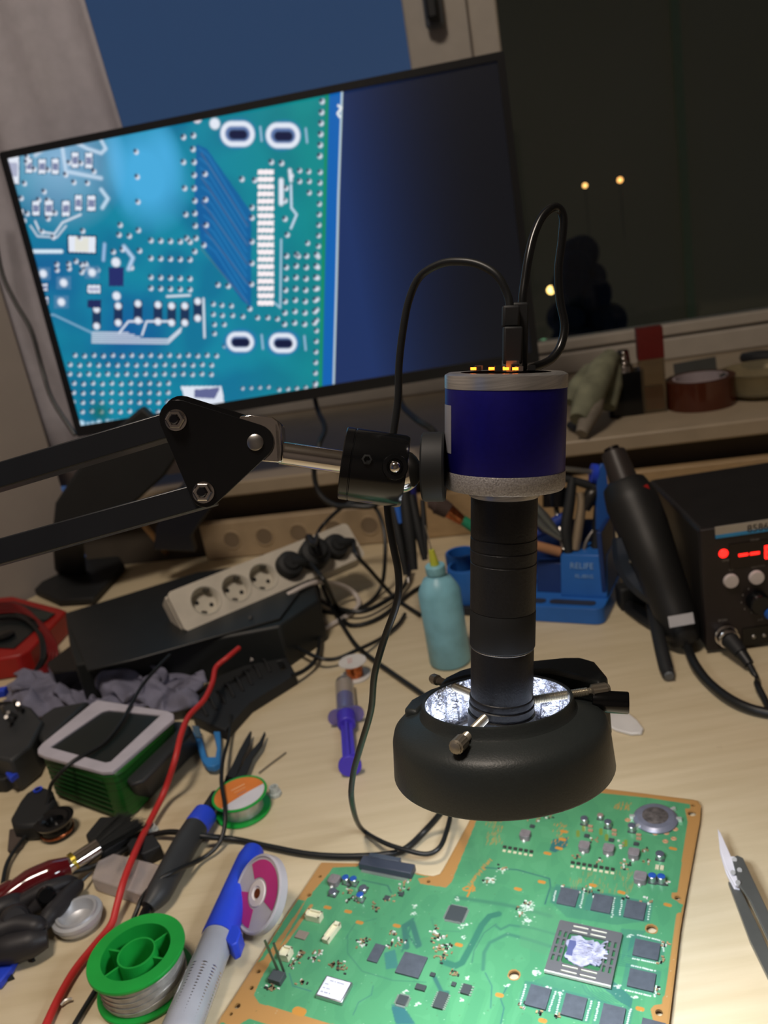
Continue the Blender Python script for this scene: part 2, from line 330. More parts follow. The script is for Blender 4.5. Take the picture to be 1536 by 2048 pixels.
# backlight glow of the dark picture part, then the teal board
edge = S2(690, 400)[0]
g = np.clip((GX-edge)/(sx1-edge), 0, 1)[..., None]
IM[:] = np.array(srgb((26, 48, 96)))*(1-g)**3+np.array(srgb((8, 11, 18)))*(1-(1-g)**3)
board = [(0, -20), (-200, 290), (0, 280), (1503, 36), (1460, 1365), (1380, 1390), (320, 1570), (-100, 1600), (-200, 0)]
D.poly([(-400, -300), (1503, -300), (1503, 36), (1500, 150), (1484, 500), (1475, 900), (1462, 1370), (1462, 1700), (-400, 1700)], (14, 132, 160))
from mathutils import noise as mn
nz = np.array([[mn.noise((x*9, y*9, 0)) for x in np.linspace(0, 1.7, 60)] for y in np.linspace(0, 1, 34)])
yi = np.linspace(0, 33, NY); xi = np.linspace(0, 59, NX); y0i = np.clip(yi.astype(int), 0, 32); x0i = np.clip(xi.astype(int), 0, 58); fy = (yi-y0i)[:, None]; fx = (xi-x0i)[None]
NZ = nz[y0i][:, x0i]*(1-fy)*(1-fx)+nz[y0i+1][:, x0i]*fy*(1-fx)+nz[y0i][:, x0i+1]*(1-fy)*fx+nz[y0i+1][:, x0i+1]*fy*fx
inb = (IM[..., 1] > .15)
D.blend(inb*np.clip(.25+NZ*.9, 0, .55), (6, 96, 140)); 
D.blend(inb*np.clip((GX-S2(430, 600)[0])/(S2(670, 600)[0]-S2(430, 600)[0]), 0, 1)*.5, (4, 140, 110))
D.poly([(1432, 45), (1503, 36), (1484, 500), (1475, 900), (1462, 1375), (1405, 1390)], (8, 96, 176)); D.line([(1436, 50), (1405, 1390)], 14, (16, 140, 80), 8, .8)
D.line([(1500, 36), (1496, 150), (1484, 500), (1475, 900), (1462, 1365)], 7, (200, 220, 225), 5); D.line([(1483, 110), (1497, 120), (1480, 145), (1490, 160)], 9, (235, 240, 240), 4)
for x, y, w_, h_ in ((640, 420, 330, 420), (520, 380, 90, 330), (720, 330, 120, 260)):
    D.disc(x, y, h_*.5, (70, 170, 220), 90, .55, sx=w_/h_)
D.disc(250, 350, 210, (150, 190, 225), 200, .5); D.disc(200, 850, 200, (20, 90, 150), 200, .5); D.disc(560, 1100, 160, (10, 70, 150), 160, .5)
# fan of fine traces
D.poly([(860, 280), (905, 300), (1100, 580), (1100, 1000), (1060, 970), (880, 720), (850, 500)], (10, 84, 158), .75)
for k in range(11): x = 870+k*3; D.line([(x, 300+k*42), (x+40, 330+k*42), (1080, 610+k*36)], 5, (40, 130, 190), 5, .75)
for k in range(5): D.line([(880, 320+k*105), (1085, 640+k*85)], 4, (120, 100, 70), 4, .4)
WH = (226, 232, 244); DK = (14, 34, 70); 
def via(x, y, r=9): D.disc(x+r*.5, y+r*.5, r*1.15, WH, 7, .9); D.disc(x-1, y-1, r*.85, DK, 6, .9)
def pad(x, y, w_, h_, col=WH): D.line([(x, y-h_/2+w_/2), (x, y+h_/2-w_/2)] if h_ > w_ else [(x-w_/2+h_/2, y), (x+w_/2-h_/2, y)], min(w_, h_), col, 5)
def smd(x, y, w_, h_, vert=True):
    D.poly([(x-w_/2-5, y-h_/2-5), (x+w_/2+5, y-h_/2-5), (x+w_/2+5, y+h_/2+5), (x-w_/2-5, y+h_/2+5)], DK, .6); D.poly([(x-w_/2, y-h_/2), (x+w_/2, y-h_/2), (x+w_/2, y+h_/2), (x-w_/2, y+h_/2)], WH)
    D.poly([(x-w_*.42, y-h_*.22), (x+w_*.42, y-h_*.22), (x+w_*.42, y+h_*.25), (x-w_*.42, y+h_*.25)], (170, 175, 200) if w_ > 40 else (120, 130, 165))
for x, y in ((590, 310), (595, 420), (598, 530), (520, 632), (600, 655), (798, 245), (842, 238), (840, 298), (845, 355), (798, 355), (845, 412), (893, 407), (803, 470), (845, 470), (848, 525), (895, 520), (808, 585), (848, 580), (850, 635), (898, 632), (853, 690), (888, 720), (812, 690), (848, 748), (1055, 430), (1112, 435), (1100, 555), (1100, 600), (1100, 705), (1100, 800), (1098, 892), (1185, 355), (1230, 360), (1272, 415), (1250, 470), (1245, 525), (1245, 605), (1255, 675), (950, 895), (995, 900), (740, 180), (515, 675), (560, 680), (605, 745), (490, 750), (530, 740), (570, 820), (1090, 1000)): via(x, y)
for k in range(6): via(1408-k*2, 88+k*48)
for k in range(24): via(1400-k*1.1, 400+k*46.5, 8)
for r in range(4):
    for k in range(5): via(655+k*43, (700, 778, 862, 910)[r]+k*1.5)
for r in range(7):
    for k in range(4): via(1252+k*44+(-1.5*r), 765+r*50+(-3 if k % 2 else 3), 9)
for x, y in ((1310, 393), (1350, 397), (1310, 440), (1352, 440), (1352, 490), (1345, 712), (1305, 770), (930, 980), (968, 985), (1010, 988), (930, 1025), (970, 1030), (1015, 1030), (1060, 1035), (935, 1070), (978, 1070), (1125, 1040), (1170, 1040), (1212, 1045), (935, 1110), (1380, 1330), (980, 1165)): via(x, y, 8)
for r in range(7):
    for k in range(16):
        if r < 3 or k < 11: via(322+k*41.5-(r*1.5)-(20 if r in (1, 2) else 0), 1205+r*41+(3 if k % 2 else 0), 8)
for k in range(5): via(1220+k*39, 1357-k*3, 7)
for k in range(4): via(1060+k*38, 1352-k*2, 6); via(1185+k*38, 1395-k*3, 6)
for x, y in ((1040, 235), (1240, 242), (1052, 1150), (1240, 1155)):
    hw = 72 if y < 500 else 66; D.disc(x, y, 62, (30, 120, 170), 10, .6, sx=1.35)
    D.line([(x-hw+48, y), (x+hw-48, y)], 100 if y < 500 else 88, WH, 9); D.line([(x-hw+48, y), (x+hw-48, y)], 60 if y < 500 else 50, (92, 120, 170), 8); D.line([(x-20, y+3), (x+24, y+3)], 38, (12, 22, 60), 9)
    D.line([(x+hw+28, y-30), (x+hw+34, y+30)], 9, (170, 200, 235), 6, .7)
D.disc(940, 190, 22, WH, 10); D.disc(862, 165, 20, (235, 225, 235), 8); 
for k in range(19): y = 403+k*32; D.poly([(1128, y-11), (1200, y-11), (1200, y+11), (1128, y+11)], (250, 240, 244))
D.line([(1205, 980), (1228, 1000), (1232, 700)], 8, (180, 210, 235), 6, .8); D.line([(1275, 460), (1277, 560), (1300, 590), (1275, 650)], 9, (200, 220, 240), 6); D.line([(1232, 440), (1232, 540)], 22, WH, 8, .8); D.line([(1270, 395), (1275, 440)], 16, WH, 8, .8)
for x, y, w_, h_ in ((40, 390, 76, 130), (122, 375, 26, 60), (180, 378, 30, 62), (238, 378, 28, 66), (325, 350, 28, 66), (386, 352, 30, 66), (85, 600, 26, 66), (153, 562, 30, 62), (210, 562, 34, 66), (285, 563, 32, 66), (340, 538, 28, 66), (397, 540, 34, 66)): smd(x, y, w_, h_)
D.poly([(288, 678), (422, 680), (420, 766), (290, 762)], DK, .8); D.poly([(296, 684), (416, 688), (414, 758), (298, 754)], WH); D.poly([(325, 690), (385, 692), (384, 752), (325, 750)], (225, 225, 215))
D.line([(85, 752), (265, 752)], 16, (215, 232, 245), 6)
D.line([(300, 260), (380, 300), (440, 320), (460, 300), (430, 245)], 14, (205, 225, 245), 10, .8); D.line([(265, 270), (285, 400), (440, 430)], 16, (205, 225, 245), 10, .7); D.line([(150, 620), (170, 665), (235, 675), (270, 625), (350, 590)], 9, WH, 6, .8); D.line([(130, 640), (160, 685), (245, 690), (285, 640)], 8, WH, 6, .7)
D.line([(80, 300), (200, 290), (150, 330)], 14, WH, 12, .6); D.line([(440, 480), (470, 520), (445, 560)], 16, (200, 225, 245), 10, .8); D.line([(540, 730), (580, 780), (560, 830)], 16, (190, 215, 245), 10, .8); D.line([(455, 720), (450, 790)], 14, (170, 200, 240), 8, .7)
for k in range(26): x = 60+rng.random()*380; y = 270+rng.random()*470; via(x, y, 9)
for k in range(12): x = 120+rng.random()*320; y = 780+rng.random()*60; via(x, y, 9)
for x, y in ((185, 850), (275, 890), (400, 845), (265, 975)): D.poly([(x-32, y-28), (x+32, y-28), (x+32, y+28), (x-32, y+28)], (80, 130, 170), .7); D.disc(x, y, 17, WH, 10)
smd(408, 918, 56, 34); smd(190, 910, 26, 30); smd(195, 970, 24, 34)
D.poly([(472, 822), (540, 822), (538, 905), (474, 905)], (34, 44, 104)); D.disc(505, 800, 20, WH, 8); D.disc(508, 948, 18, WH, 8)
for x, y in ((420, 1045), (515, 1030), (602, 1020), (690, 1025), (750, 1030), (808, 1030), (865, 1010)):
    D.poly([(x-19, y-52), (x+19, y-52), (x+19, y+48), (x-19, y+48)], (24, 34, 74), .9); D.disc(x, y-38, 15, WH, 8); D.disc(x, y+36, 15, WH, 8)
D.poly([(380, 965), (440, 965), (440, 1000), (380, 1000)], (30, 40, 90))
for k in range(6): D.line([(400, 1108+k*9), (560+k*25, 1110+k*9)] if k < 3 else [(400, 1108+k*9), (735, 1112+k*9), (800-k*2, 1060+k*9)], 5, WH, 4, .9)
D.line([(520, 1110), (560, 1060), (620, 1060)], 8, WH, 5); D.line([(620, 1120), (640, 1060), (750, 1060)], 8, WH, 5); D.line([(180, 1040), (230, 1030), (400, 1110)], 8, (150, 190, 220), 6, .7); D.line([(890, 960), (895, 1130)], 10, WH, 6, .8); D.line([(730, 950), (830, 945)], 10, WH, 6, .8)
D.poly([(790, 1345), (970, 1345), (985, 1440), (820, 1440)], WH, .95); D.poly([(850, 1360), (965, 1350), (940, 1400), (850, 1395)], (60, 70, 130), .9); D.disc(435, 1460, 40, (10, 96, 70), 50, .6)
for k in range(120): x = 300+rng.random()*420; y = 1500+rng.random()*70; D.disc(x, y, 6+rng.random()*7, (190, 220, 240), 8, .6)
quad = [(j*NX+i, j*NX+i+1, (j+1)*NX+i+1, (j+1)*NX+i) for j in range(NY-1) for i in range(NX-1)]
me = bpy.data.meshes.new('screen'); org = LOC['monitor']
VV = (np.array(MP-org)[None, None]+GX[..., None]*np.array(MU)+GZ[..., None]*np.array(MUP)+np.array(MN)*.003).reshape(-1, 3)
def gridmesh(name, verts, quads, cols, mat, parent):
    me = bpy.data.meshes.new(name); me.vertices.add(len(verts)); me.vertices.foreach_set('co', verts.astype(np.float32).ravel())
    q = np.array(quads, dtype=np.int32); me.loops.add(q.size); me.loops.foreach_set('vertex_index', q.ravel()); me.polygons.add(len(q)); me.polygons.foreach_set('loop_start', np.arange(0, q.size, 4, dtype=np.int32))
    me.update(calc_edges=True)
    ca = me.color_attributes.new('print', 'FLOAT_COLOR', 'POINT'); ca.data.foreach_set('color', np.c_[cols, np.ones(len(cols))].astype(np.float32).ravel())
    me.materials.append(mat); o = bpy.data.objects.new(name, me); COL.objects.link(o); o.parent = parent; return o
scm = attrmat('screen_backlit', 1.0, .35); scm.cycles.emission_sampling = 'NONE'
gridmesh('screen', VV, quad, IM.reshape(-1, 3), scm, mon)
# monitor stand: broad leg slanting down-left to a flat wedge foot
A0 = MPt(S2(330, 800)[0], z0+.02, .02)
ft = [(72, 1190), (110, 1150), (165, 1125), (238, 1118), (252, 1140), (190, 1208), (120, 1212)]
MB().prism(pp(ft, .002), (0, 0, .010)).build('stand_foot', black_soft, mon, bev=.002)
def slab(P, wds, thk, nrm=Vector((0, -1, 0))):
    b = MB(); v = []
    for i, p in enumerate(P):
        tg = (P[min(i+1, len(P)-1)]-P[max(i-1, 0)]).normalized(); sd = tg.cross(nrm).normalized()
        for a, c in ((-1, -1), (1, -1), (1, 1), (-1, 1)): v.append(p+sd*wds[i]*a/2+nrm*thk*c/2)
    f = [(3, 2, 1, 0), tuple(4*(len(P)-1)+k for k in range(4))]
    for i in range(len(P)-1):
        for k in range(4): k2 = (k+1) % 4; f.append((4*i+k, 4*i+k2, 4*i+4+k2, 4*i+4+k))
    return b.add(v, f)
zf = T(150, 1150, 0); depth_f = proj(zf)[2]
slab([CP(330, 850, 1.10), CP(280, 905, 1.115), CP(205, 980, 1.13), CP(155, 1030, 1.14), CP(136, 1080, 1.15), CP(142, 1148, depth_f-.005)], [.075, .09, .085, .065, .042, .05], .02).build('stand_neck', black_soft, mon, bev=.004)
slab([CP(400, 985, 1.13), CP(370, 1020, 1.145), CP(350, 1060, 1.155), CP(352, 1098, 1.17)], [.05, .055, .05, .06], .02).build('stand_leg', pm('stand_navy', (24, 28, 40), .5), mon, bev=.003)
# ---------------------------------------------------------------- microscope (camera barrel + zoom lens), axis nearly upright
AT = math.radians(11.7); O = CP(1011.5, 752, .337); AX = camvec(.0172, math.cos(AT), math.sin(AT)).normalized()
CX = camvec(1, 0, 0); FR = AX.cross(CX); FR = FR if FR.dot(camvec(0, 0, -1)) > 0 else -FR; FR.normalize(); RX = (CX-AX*AX.dot(CX)).normalized()
def sy(y): k = (y-1024)/F; return (.337*k+.056)/(.979-.203*k)
mic = thing('microscope_camera', 'blue and silver digital microscope barrel with long black lens tube', 'microscope', O+AX*sy(1440))
def lat(name, prof, mat, par=mic, **k): return MB().lathe([(r, sy(y)) for r, y in prof], O, AX, 64, xa=RX).build(name, mat, par, **k)
lat('top_ring', [(.0185, 744), (.0235, 744), (.0250, 748), (.02515, 751), (.02515, 774), (.0248, 775)], brushed)
lat('blue_barrel', [(.0249, 774), (.0250, 775), (.0250, 937), (.0249, 938)], blue_an)
lat('base_ring', [(.0251, 937), (.0252, 938), (.0252, 967), (.0245, 973), (.0148, 974)], grain_al)
lat('neck_ring', [(.0148, 973), (.0150, 975), (.0148, 990), (.0140, 992)], brushed)
MB().cyl(O+AX*(sy(750)+.001), O+AX*(sy(750)+.0022), .0186, seg=40).build('circuit_disc', pm('dark_pcb', (22, 30, 26), .5), mic)
for i, (a, r_, hh) in enumerate(((200, .013, .003), (225, .009, .002), (250, .014, .0035), (285, .013, .003), (300, .006, .004), (150, .012, .003), (330, .011, .003))):
    p = O+AX*(sy(744)-.0008)+(RX*math.cos(math.radians(a))-FR*math.sin(math.radians(a)))*r_
    MB().frame(p, RX, FR, -AX, .003, .0022, hh*.6).build('component', steel if i % 2 else black_soft, mic)
for a, r_ in ((205, .0155), (232, .0115), (262, .014), (250, .008), (275, .016)):
    p = O+AX*(sy(744)-.0012)-(RX*math.cos(math.radians(a+180))+FR*math.sin(math.radians(a)))*0+(RX*math.cos(math.radians(a))-FR*math.sin(math.radians(a)))*r_
    MB().frame(p, RX, FR, -AX, .0022, .0012, .0011).build('indicator_led', pm('amber_led', (255, 120, 30), .4, emit=5), mic)
lab_m = pm('barrel_label', (150, 150, 158), .35)
la_ = MB(); v = []
for j in range(2):
    for k in range(13):
        a = math.radians(158+k*4.4); v.append(O+AX*sy((806, 900)[j])+(RX*math.cos(a)+FR*math.sin(a)*1)*.02512)
# label plate sits at the left limb of the barrel
la_.add(v, [(k, k+1, 14+k, 13+k) for k in range(12)]).build('barrel_label', lab_m, mic)
lat('lens_tube_upper', [(.0139, 990), (.0141, 992), (.01412, 1070), (.0138, 1071), (.0138, 1073), (.0142, 1074), (.0143, 1094), (.0140, 1095), (.0140, 1096), (.0143, 1098), (.0142, 1119), (.0139, 1120), (.0139, 1122), (.0142, 1123), (.0142, 1215), (.0139, 1216)], black_sat)
MB().lathe([(.0141, sy(1216)), (.0143, sy(1218)), (.0143, sy(1287)), (.0138, sy(1291)), (.0135, sy(1291))], O, AX, 150, xa=RX, flute=-.018, nf=1).build('focus_ring', black_soft, mic, ang=80)
lat('lens_edge_ring', [(.0137, 1290.5), (.01385, 1291), (.01385, 1292), (.0137, 1293)], steel)
lat('lens_tube_lower', [(.0137, 1292), (.0138, 1293), (.0138, 1388), (.0141, 1389), (.0143, 1391), (.0143, 1400), (.0138, 1402), (.0138, 1403), (.0145, 1405), (.0145, 1416), (.0139, 1418), (.0139, 1420), (.0150, 1422), (.0150, 1452), (.013, 1454), (.012, 1454), (.012, 1446), (0, 1446)], black_sat)
# plugs on the top
p1 = O+AX*sy(744)+RX*.0030+FR*-.003; p2 = O+AX*sy(744)+RX*.0068+FR*-.010
def up(p, px, py, dz=0): q = CP(px, py, proj(p)[2]+dz); return q
MB().cyl(p1, p1-AX*.0045, .0042, seg=6).build('usb_socket', steel, mic)
# ---------------------------------------------------------------- microscope cables
ca = thing('usb_cable', 'thin black cable arching left from the microscope down to the desk', 'cable', T(860, 1710))
pa = p1-AX*.003; pb = up(pa, 1021, 655); pc = up(pa, 1019, 612)
MB().frame(pa, RX, FR, -AX, .0078, .0052, (pb-pa).length).build('plug', black_soft, ca, bev=.0008)
MB().frame(pb, RX, FR, -AX, .0070, .0046, (pc-pb).length).build('plug_boot', black_soft, ca, bev=.001)
dd = proj(pa)[2]
P = [CP(1020, 618, dd), CP(1015, 590, dd), CP(995, 552, dd), CP(960, 530, dd+.003), CP(920, 523, dd+.007), CP(880, 528, dd+.012), CP(840, 553, dd+.017), CP(818, 600, dd+.02), CP(806, 660, dd+.022), CP(798, 730, dd+.024), CP(796, 800, dd+.026), CP(785, 880, dd+.028), CP(776, 960, dd+.03), CP(775, 1020, dd+.031), CP(785, 1085, dd+.033), CP(797, 1150, dd+.036), CP(794, 1205, dd+.04), CP(768, 1280, dd+.05), CP(749, 1350, dd+.06), CP(742, 1420, dd+.073), CP(722, 1490, dd+.09), CP(706, 1550, dd+.115), CP(704, 1605, dd+.135), T(722, 1656, .012), T(765, 1684, .012), T(815, 1701, .012), T(855, 1708, .010), T(880, 1694, .012), T(894, 1660, .012), T(903, 1622, .012), T(910, 1595, .012), T(930, 1560, .012), T(990, 1500, .006), T(1100, 1420, .003)]
MB().tube(P, .0017, seg=12).build('cable_run', rubber, ca)
cb_ = thing('power_cable', 'thick black cable looping high above the microscope top', 'cable', p2)
pq = up(p2, 1046, 615, .006); MB().frame(p2, RX, FR, -AX, .0070, .0052, (pq-p2).length-.001).build('plug', black_soft, cb_, bev=.001)
dd = proj(p2)[2]
P = [CP(1044, 640, dd+.004), CP(1045, 600, dd+.004), CP(1050, 560, dd+.005), CP(1057, 515, dd+.006), CP(1068, 470, dd+.008), CP(1086, 432, dd+.010), CP(1110, 414, dd+.012), CP(1126, 432, dd+.014), CP(1124, 480, dd+.015), CP(1117, 540, dd+.016), CP(1120, 600, dd+.017), CP(1129, 650, dd+.017), CP(1122, 690, dd+.016), CP(1106, 715, dd+.014), CP(1088, 727, dd+.012), CP(1060, 738, dd+.009)]
MB().tube(P, .0019, seg=12).build('cable_run', pm('glossy_cable', (20, 21, 22), .25), cb_)
# ---------------------------------------------------------------- ring light
A2 = math.radians(7); RO = CP(993, 1397, .366); RA = camvec(.11, math.cos(A2), math.sin(A2)).normalized(); RXX = (CX-RA*RA.dot(CX)).normalized(); RF = RA.cross(RXX)
RF = RF if RF.dot(camvec(0, 0, -1)) > 0 else -RF
rl = thing('ring_light', 'round black ring light with silver inside clamped round the lens', 'lamp', RO+RA*.036)
def rlat(name, prof, mat, seg=72, **k): return MB().lathe(prof, RO, RA, seg, xa=RXX).build(name, mat, rl, **k)
housing = pm('satin_black_housing', (46, 51, 51), .42, scale=1200, bump=.12)
rlat('housing', [(.0322, .0005), (.0326, -.0002), (.0334, -.0002), (.0338, .0006), (.0341, .0035), (.0352, .0052), (.0400, .0068), (.0448, .0088), (.0472, .0112), (.0483, .0150), (.0494, .0312), (.0490, .0320), (.0478, .0320), (.0476, .030)], housing)
ref = MB(); n = 96; v = []; f = []
for k in range(n):
    t = 2*math.pi*k/n; d = RXX*math.cos(t)+RF*math.sin(t)
    for j, (r, h) in enumerate(((.0322, .0006), (.0320, .006), (.0316, .012), (.0312, .019), (.0306, .021), (.0300, .022))):
        jit = .0007*math.sin(t*17+j*1.3)+.0006*rng.normal() if 0 < j < 4 else 0; v.append(RO+RA*h+d*(r+jit))
    for j in range(5): a = k*6+j; b2 = ((k+1) % n)*6+j; f.append((a, a+1, b2+1, b2))
foil = pm('crinkled_foil', (225, 228, 240), .22, 1., scale=500, bump=.9, var=.15)
ref.add(v, f).build('foil_reflector', foil, rl, ang=20)
rlat('led_carrier', [(.0300, .0222), (.0300, .0200), (.0255, .0190), (.0245, .0225)], pm('carrier_grey', (120, 125, 135), .5))
glow = pm('led_white', (240, 246, 255), .5, emit=58)
rlat('diffuser', [(.0475, .0305), (.0245, .0305)], glow, kind=None)
rlat('inner_glow_ring', [(.0244, .0238), (.0180, .0265)], pm('led_inner', (235, 242, 255), .5, emit=9))
rlat('inner_skirt', [(.0244, .0225), (.0244, .0305)], pm('frost', (220, 225, 235), .5))
# control box at the back with the dimmer knob
def RP(x, b, h): return RO+RXX*x-RF*b+RA*h         # x right, b back, h down
bx = [(-.0245, .0255), (-.0205, .036), (-.012, .045), (-.006, .048), (.040, .047), (.049, .044), (.0535, .036), (.0535, .012), (.048, .006), (.038, .020), (.030, .030), (.010, .0345), (-.010, .033)]
MB().prism([RP(x, b, -.0005) for x, b in bx], RA*.029).build('control_box', housing, rl, bev=.0022)
MB().prism([RP(x, b, .004) for x, b in ((-.036, .006), (-.031, .016), (-.020, .026), (-.014, .030), (-.018, .040), (-.028, .034), (-.038, .022), (-.042, .010))], RA*.02).build('cable_clip', housing, rl, bev=.0015)
k0 = CP(1184, 1402, .372); kn = CP(1258, 1406, .368)
kd = (kn-k0).normalized()
MB().lathe([(0, 0), (.0046, 0), (.0050, .0005), (.0050, .0008), (.0050, (kn-k0).length-.0006), (.0046, (kn-k0).length), (0, (kn-k0).length)], k0, kd, 36, flute=-.035, nf=1).build('dimmer_knob', black_gloss, rl)
def screw(a, b, c, dA, dB, rh=.0030):                 # head at a, shaft a->b tip px
    A = CP(*a); B = CP(*b); u = (B-A).normalized(); L_ = (B-A).length
    s_ = MB(); pr = [(0, 0)]
    nth = int((L_-c)/.00075)
    for i in range(nth): pr += [(.00205, c+i*.00075), (.0017, c+i*.00075+.0004)]
    pr += [(.0016, L_), (0, L_)]; pr[0] = (0, c*.6)
    sc = s_.lathe(pr, A, u, 18).build('thumb_screw', pm('nickel', (200, 192, 172), .28, 1), rl, ang=20)
    MB().lathe([(0, 0), (rh*.7, 0), (rh*.72, -.0004), (rh*.9, -.0004), (rh, .0003), (rh, c*.85), (rh*.5, c), (0, c)], A, u, 28, flute=-.07, nf=1).build('screw_head', pm('nickel_dark', (150, 142, 130), .35, 1), sc if False else rl)
nick = pm('nickel', (205, 198, 180), .3, .7); nick2 = pm('nickel_dark', (160, 152, 138), .4, .7)
def screw(th, h, r1, hl=.008, rh=.0030):              # radial thumb screw in the ring wall
    th = math.radians(th); d = (RXX*math.cos(th)-RF*math.sin(th)).normalized(); c_ = RO+RA*h
    B = c_+d*.0150; L_ = r1-.0150; pr = [(0, 0), (.0015, .0003)]
    for i in range(int((L_-.001)/.00075)): pr += [(.00205, .0005+i*.00075), (.0017, .0009+i*.00075)]
    pr += [(.0016, L_), (0, L_)]
    sc = MB().lathe(pr, B, d, 18).build('thumb_screw', nick, rl, ang=20)
    MB().lathe([(0, 0), (rh*.6, 0), (rh, .0008), (rh, hl-.0016), (rh*.8, hl-.0012), (rh*.8, hl-.0004), (rh*.6, hl), (0, hl)], c_+d*r1, d, 28, flute=-.07, nf=1).build('screw_head', nick2, sc)
screw(7, .0032, .0435, .009, .0030); screw(121, .0025, .0460, .006, .0027); screw(-119, .0035, .0385, .0085, .0032)
rc = thing('lamp_cable', 'grey-black ring light cable lying across the desk behind the board', 'cable', T(500, 1690))
P = [CP(905, 1560, .396), T(893, 1600, .03), T(882, 1625, .02), T(850, 1662, .006), T(815, 1695, .004), T(780, 1708, .003), T(700, 1713, .003), T(620, 1709, .003), T(540, 1694, .003), T(470, 1679, .003), T(400, 1672, .012), T(340, 1664, .008), T(290, 1676, .0028), T(240, 1706, .006), T(190, 1732, .006), T(120, 1748, .012), T(60, 1762, .012), T(20, 1780, .01), T(-40, 1800, .004)]
MB().tube(P, .0023, seg=12).build('cable_run', rubber, rc)
# ---------------------------------------------------------------- jointed lamp arm holding the microscope
CZ = camvec(0, 0, 1)
arm = thing('scissor_arm', 'black jointed desk arm with chrome fork holding the microscope', 'arm', CP(440, 900, .35))
def flat(pts, d): return [CP(x, y, d) for x, y in pts]
def hull_round(cs):                                 # outline round three bolt circles (x,y,r)
    P = []
    n = len(cs)
    for i in range(n):
        x, y, r = cs[i]; xp, yp, _ = cs[i-1]; xn, yn, _ = cs[(i+1) % n]
        a0 = math.atan2(y-yp, x-xp)-math.pi/2; a1 = math.atan2(yn-y, xn-x)-math.pi/2
        while a1 < a0: a1 += 2*math.pi
        for k in range(9): t = a0+(a1-a0)*k/8; P.append((x+r*math.cos(t), y+r*math.sin(t)))
    return P
tri = hull_round([(355, 836, 37), (511, 884, 36), (411, 984, 31)])
MB().prism(flat(tri, .337), CZ*.0016).build('bracket_plate', black_gloss, arm, bev=.0003)
tri2 = [(x+24, y-2) for x, y in tri]
MB().prism(flat([(x+8, y-8) for x, y in tri], .3535), CZ*.0016).build('bracket_plate', black_gloss, arm, bev=.0003)
def barpx(a, b, w0, w1, name):                      # square tube between pixel ends
    A = CP(*a); B = CP(*b); u = (B-A).normalized(); sd = u.cross(CZ).normalized(); b_ = MB()
    v = []
    for P_, w_ in ((A, w0), (B, w1)):
        for x, z in ((-1, 0), (1, 0), (1, 1), (-1, 1)): v.append(P_+sd*w_*x/2+CZ*.0125*z)
    b_.add(v, [(0, 1, 2, 3), (7, 6, 5, 4), (0, 4, 5, 1), (1, 5, 6, 2), (2, 6, 7, 3), (3, 7, 4, 0)]); return b_.build(name, pm('arm_bar_black', (30, 32, 36), .33), arm, bev=.0006)
barpx((360, 842, .3395), (-170, 1000, .352), .0105, .0112, 'upper_bar'); barpx((420, 986, .3395), (-170, 1150, .352), .0105, .0112, 'lower_bar')
def bolt(px, py, d, r, hexn=True):
    c = CP(px, py, d); g = -CZ
    MB().lathe([(0, 0), (r*1.12, 0), (r*1.12, .0012), (r*.85, .0014)], c, g, 28).build('washer', chrome, arm)
    nut = MB().lathe([(r, .001), (r, .0030), (r*.88, .0036), (r*.60, .0036), (r*.56, .0026)], c, g, 6, xa=CX).build('nut', chrome, arm, ang=20)
    MB().lathe([(r*.55, .0030), (r*.5, .0046), (r*.40, .005), (0, .005)], c, g, 20).build('bolt_end', pm('dark_chrome', (70, 72, 80), .2, 1), arm)
bolt(353, 841, .337, .0040); bolt(408, 985, .337, .0040)
MB().lathe([(.0034, 0), (.0034, .0008), (.0026, .0013), (0, .0013)], CP(511, 885, .337), -CZ, 28).build('rivet', steel, arm)
fork = [(480, 832), (500, 829), (545, 834), (556, 842), (562, 860), (564, 900), (562, 922), (556, 925), (520, 922), (500, 905), (486, 880), (476, 850)]
MB().prism(flat(fork, .3392), CZ*.0014).build('fork_cheek', chrome, arm, bev=.0005); MB().prism(flat(fork, .3515), CZ*.0014).build('fork_cheek', chrome, arm, bev=.0005)
MB().prism(flat([(548, 838), (562, 845), (566, 900), (564, 924), (552, 926)], .3392), CZ*.0137).build('fork_web', chrome, arm, bev=.0012)
R0 = CP(560, 906, .346); R1 = CP(692, 925, .346); MB().cyl(R0, R1, .0049, seg=32, bev=.0004).build('chrome_rod', chrome, arm)
ud = (R1-R0).normalized(); C0 = CP(686, 926, .346); cl = (CP(812, 936, .348)-C0).length
MB().lathe([(0, 0), (.0150, 0), (.0154, .0004), (.0154, .0036), (.0151, .0038), (.0151, .0041), (.0154, .0044), (.0154, cl-.002), (.0148, cl-.0003), (.0140, cl), (.0100, cl), (.0098, cl-.012), (0, cl-.012)], C0, ud, 64).build('clamp_cylinder', black_gloss, arm, ang=30)
MB().ball(C0+ud*(cl-.0025), .0093).build('ball_joint', chrome, arm)
cz = CP(790, 934, .3299); MB().lathe([(.0054, -.0012), (.0050, .0002), (.0034, .0004), (.0032, -.0008), (0, -.0008)], cz, -CZ, 24).build('clamp_slot_rim', black_gloss, arm); MB().ball(cz-CZ*.0001, .0026).build('slot_ball', chrome, arm)
MB().lathe([(.0023, 0), (.0021, .0006), (.0014, .0007), (.0012, -.0002), (0, -.0002)], CP(734, 919, .3304), -CZ, 6).build('set_screw', black_soft, arm)
E0 = CP(815, 938, .347); E1 = CP(852, 938, .347); MB().cyl(E0, E1, .0022, seg=20).build('stem', chrome, arm); MB().cyl(CP(824, 938, .347), CP(830, 938, .347), .0036, seg=20, bev=.0004).build('stem_collar', chrome, arm)
D0 = CP(844, 934, .347); D1 = CP(890, 934, .3475); du = (D1-D0); dl = du.length
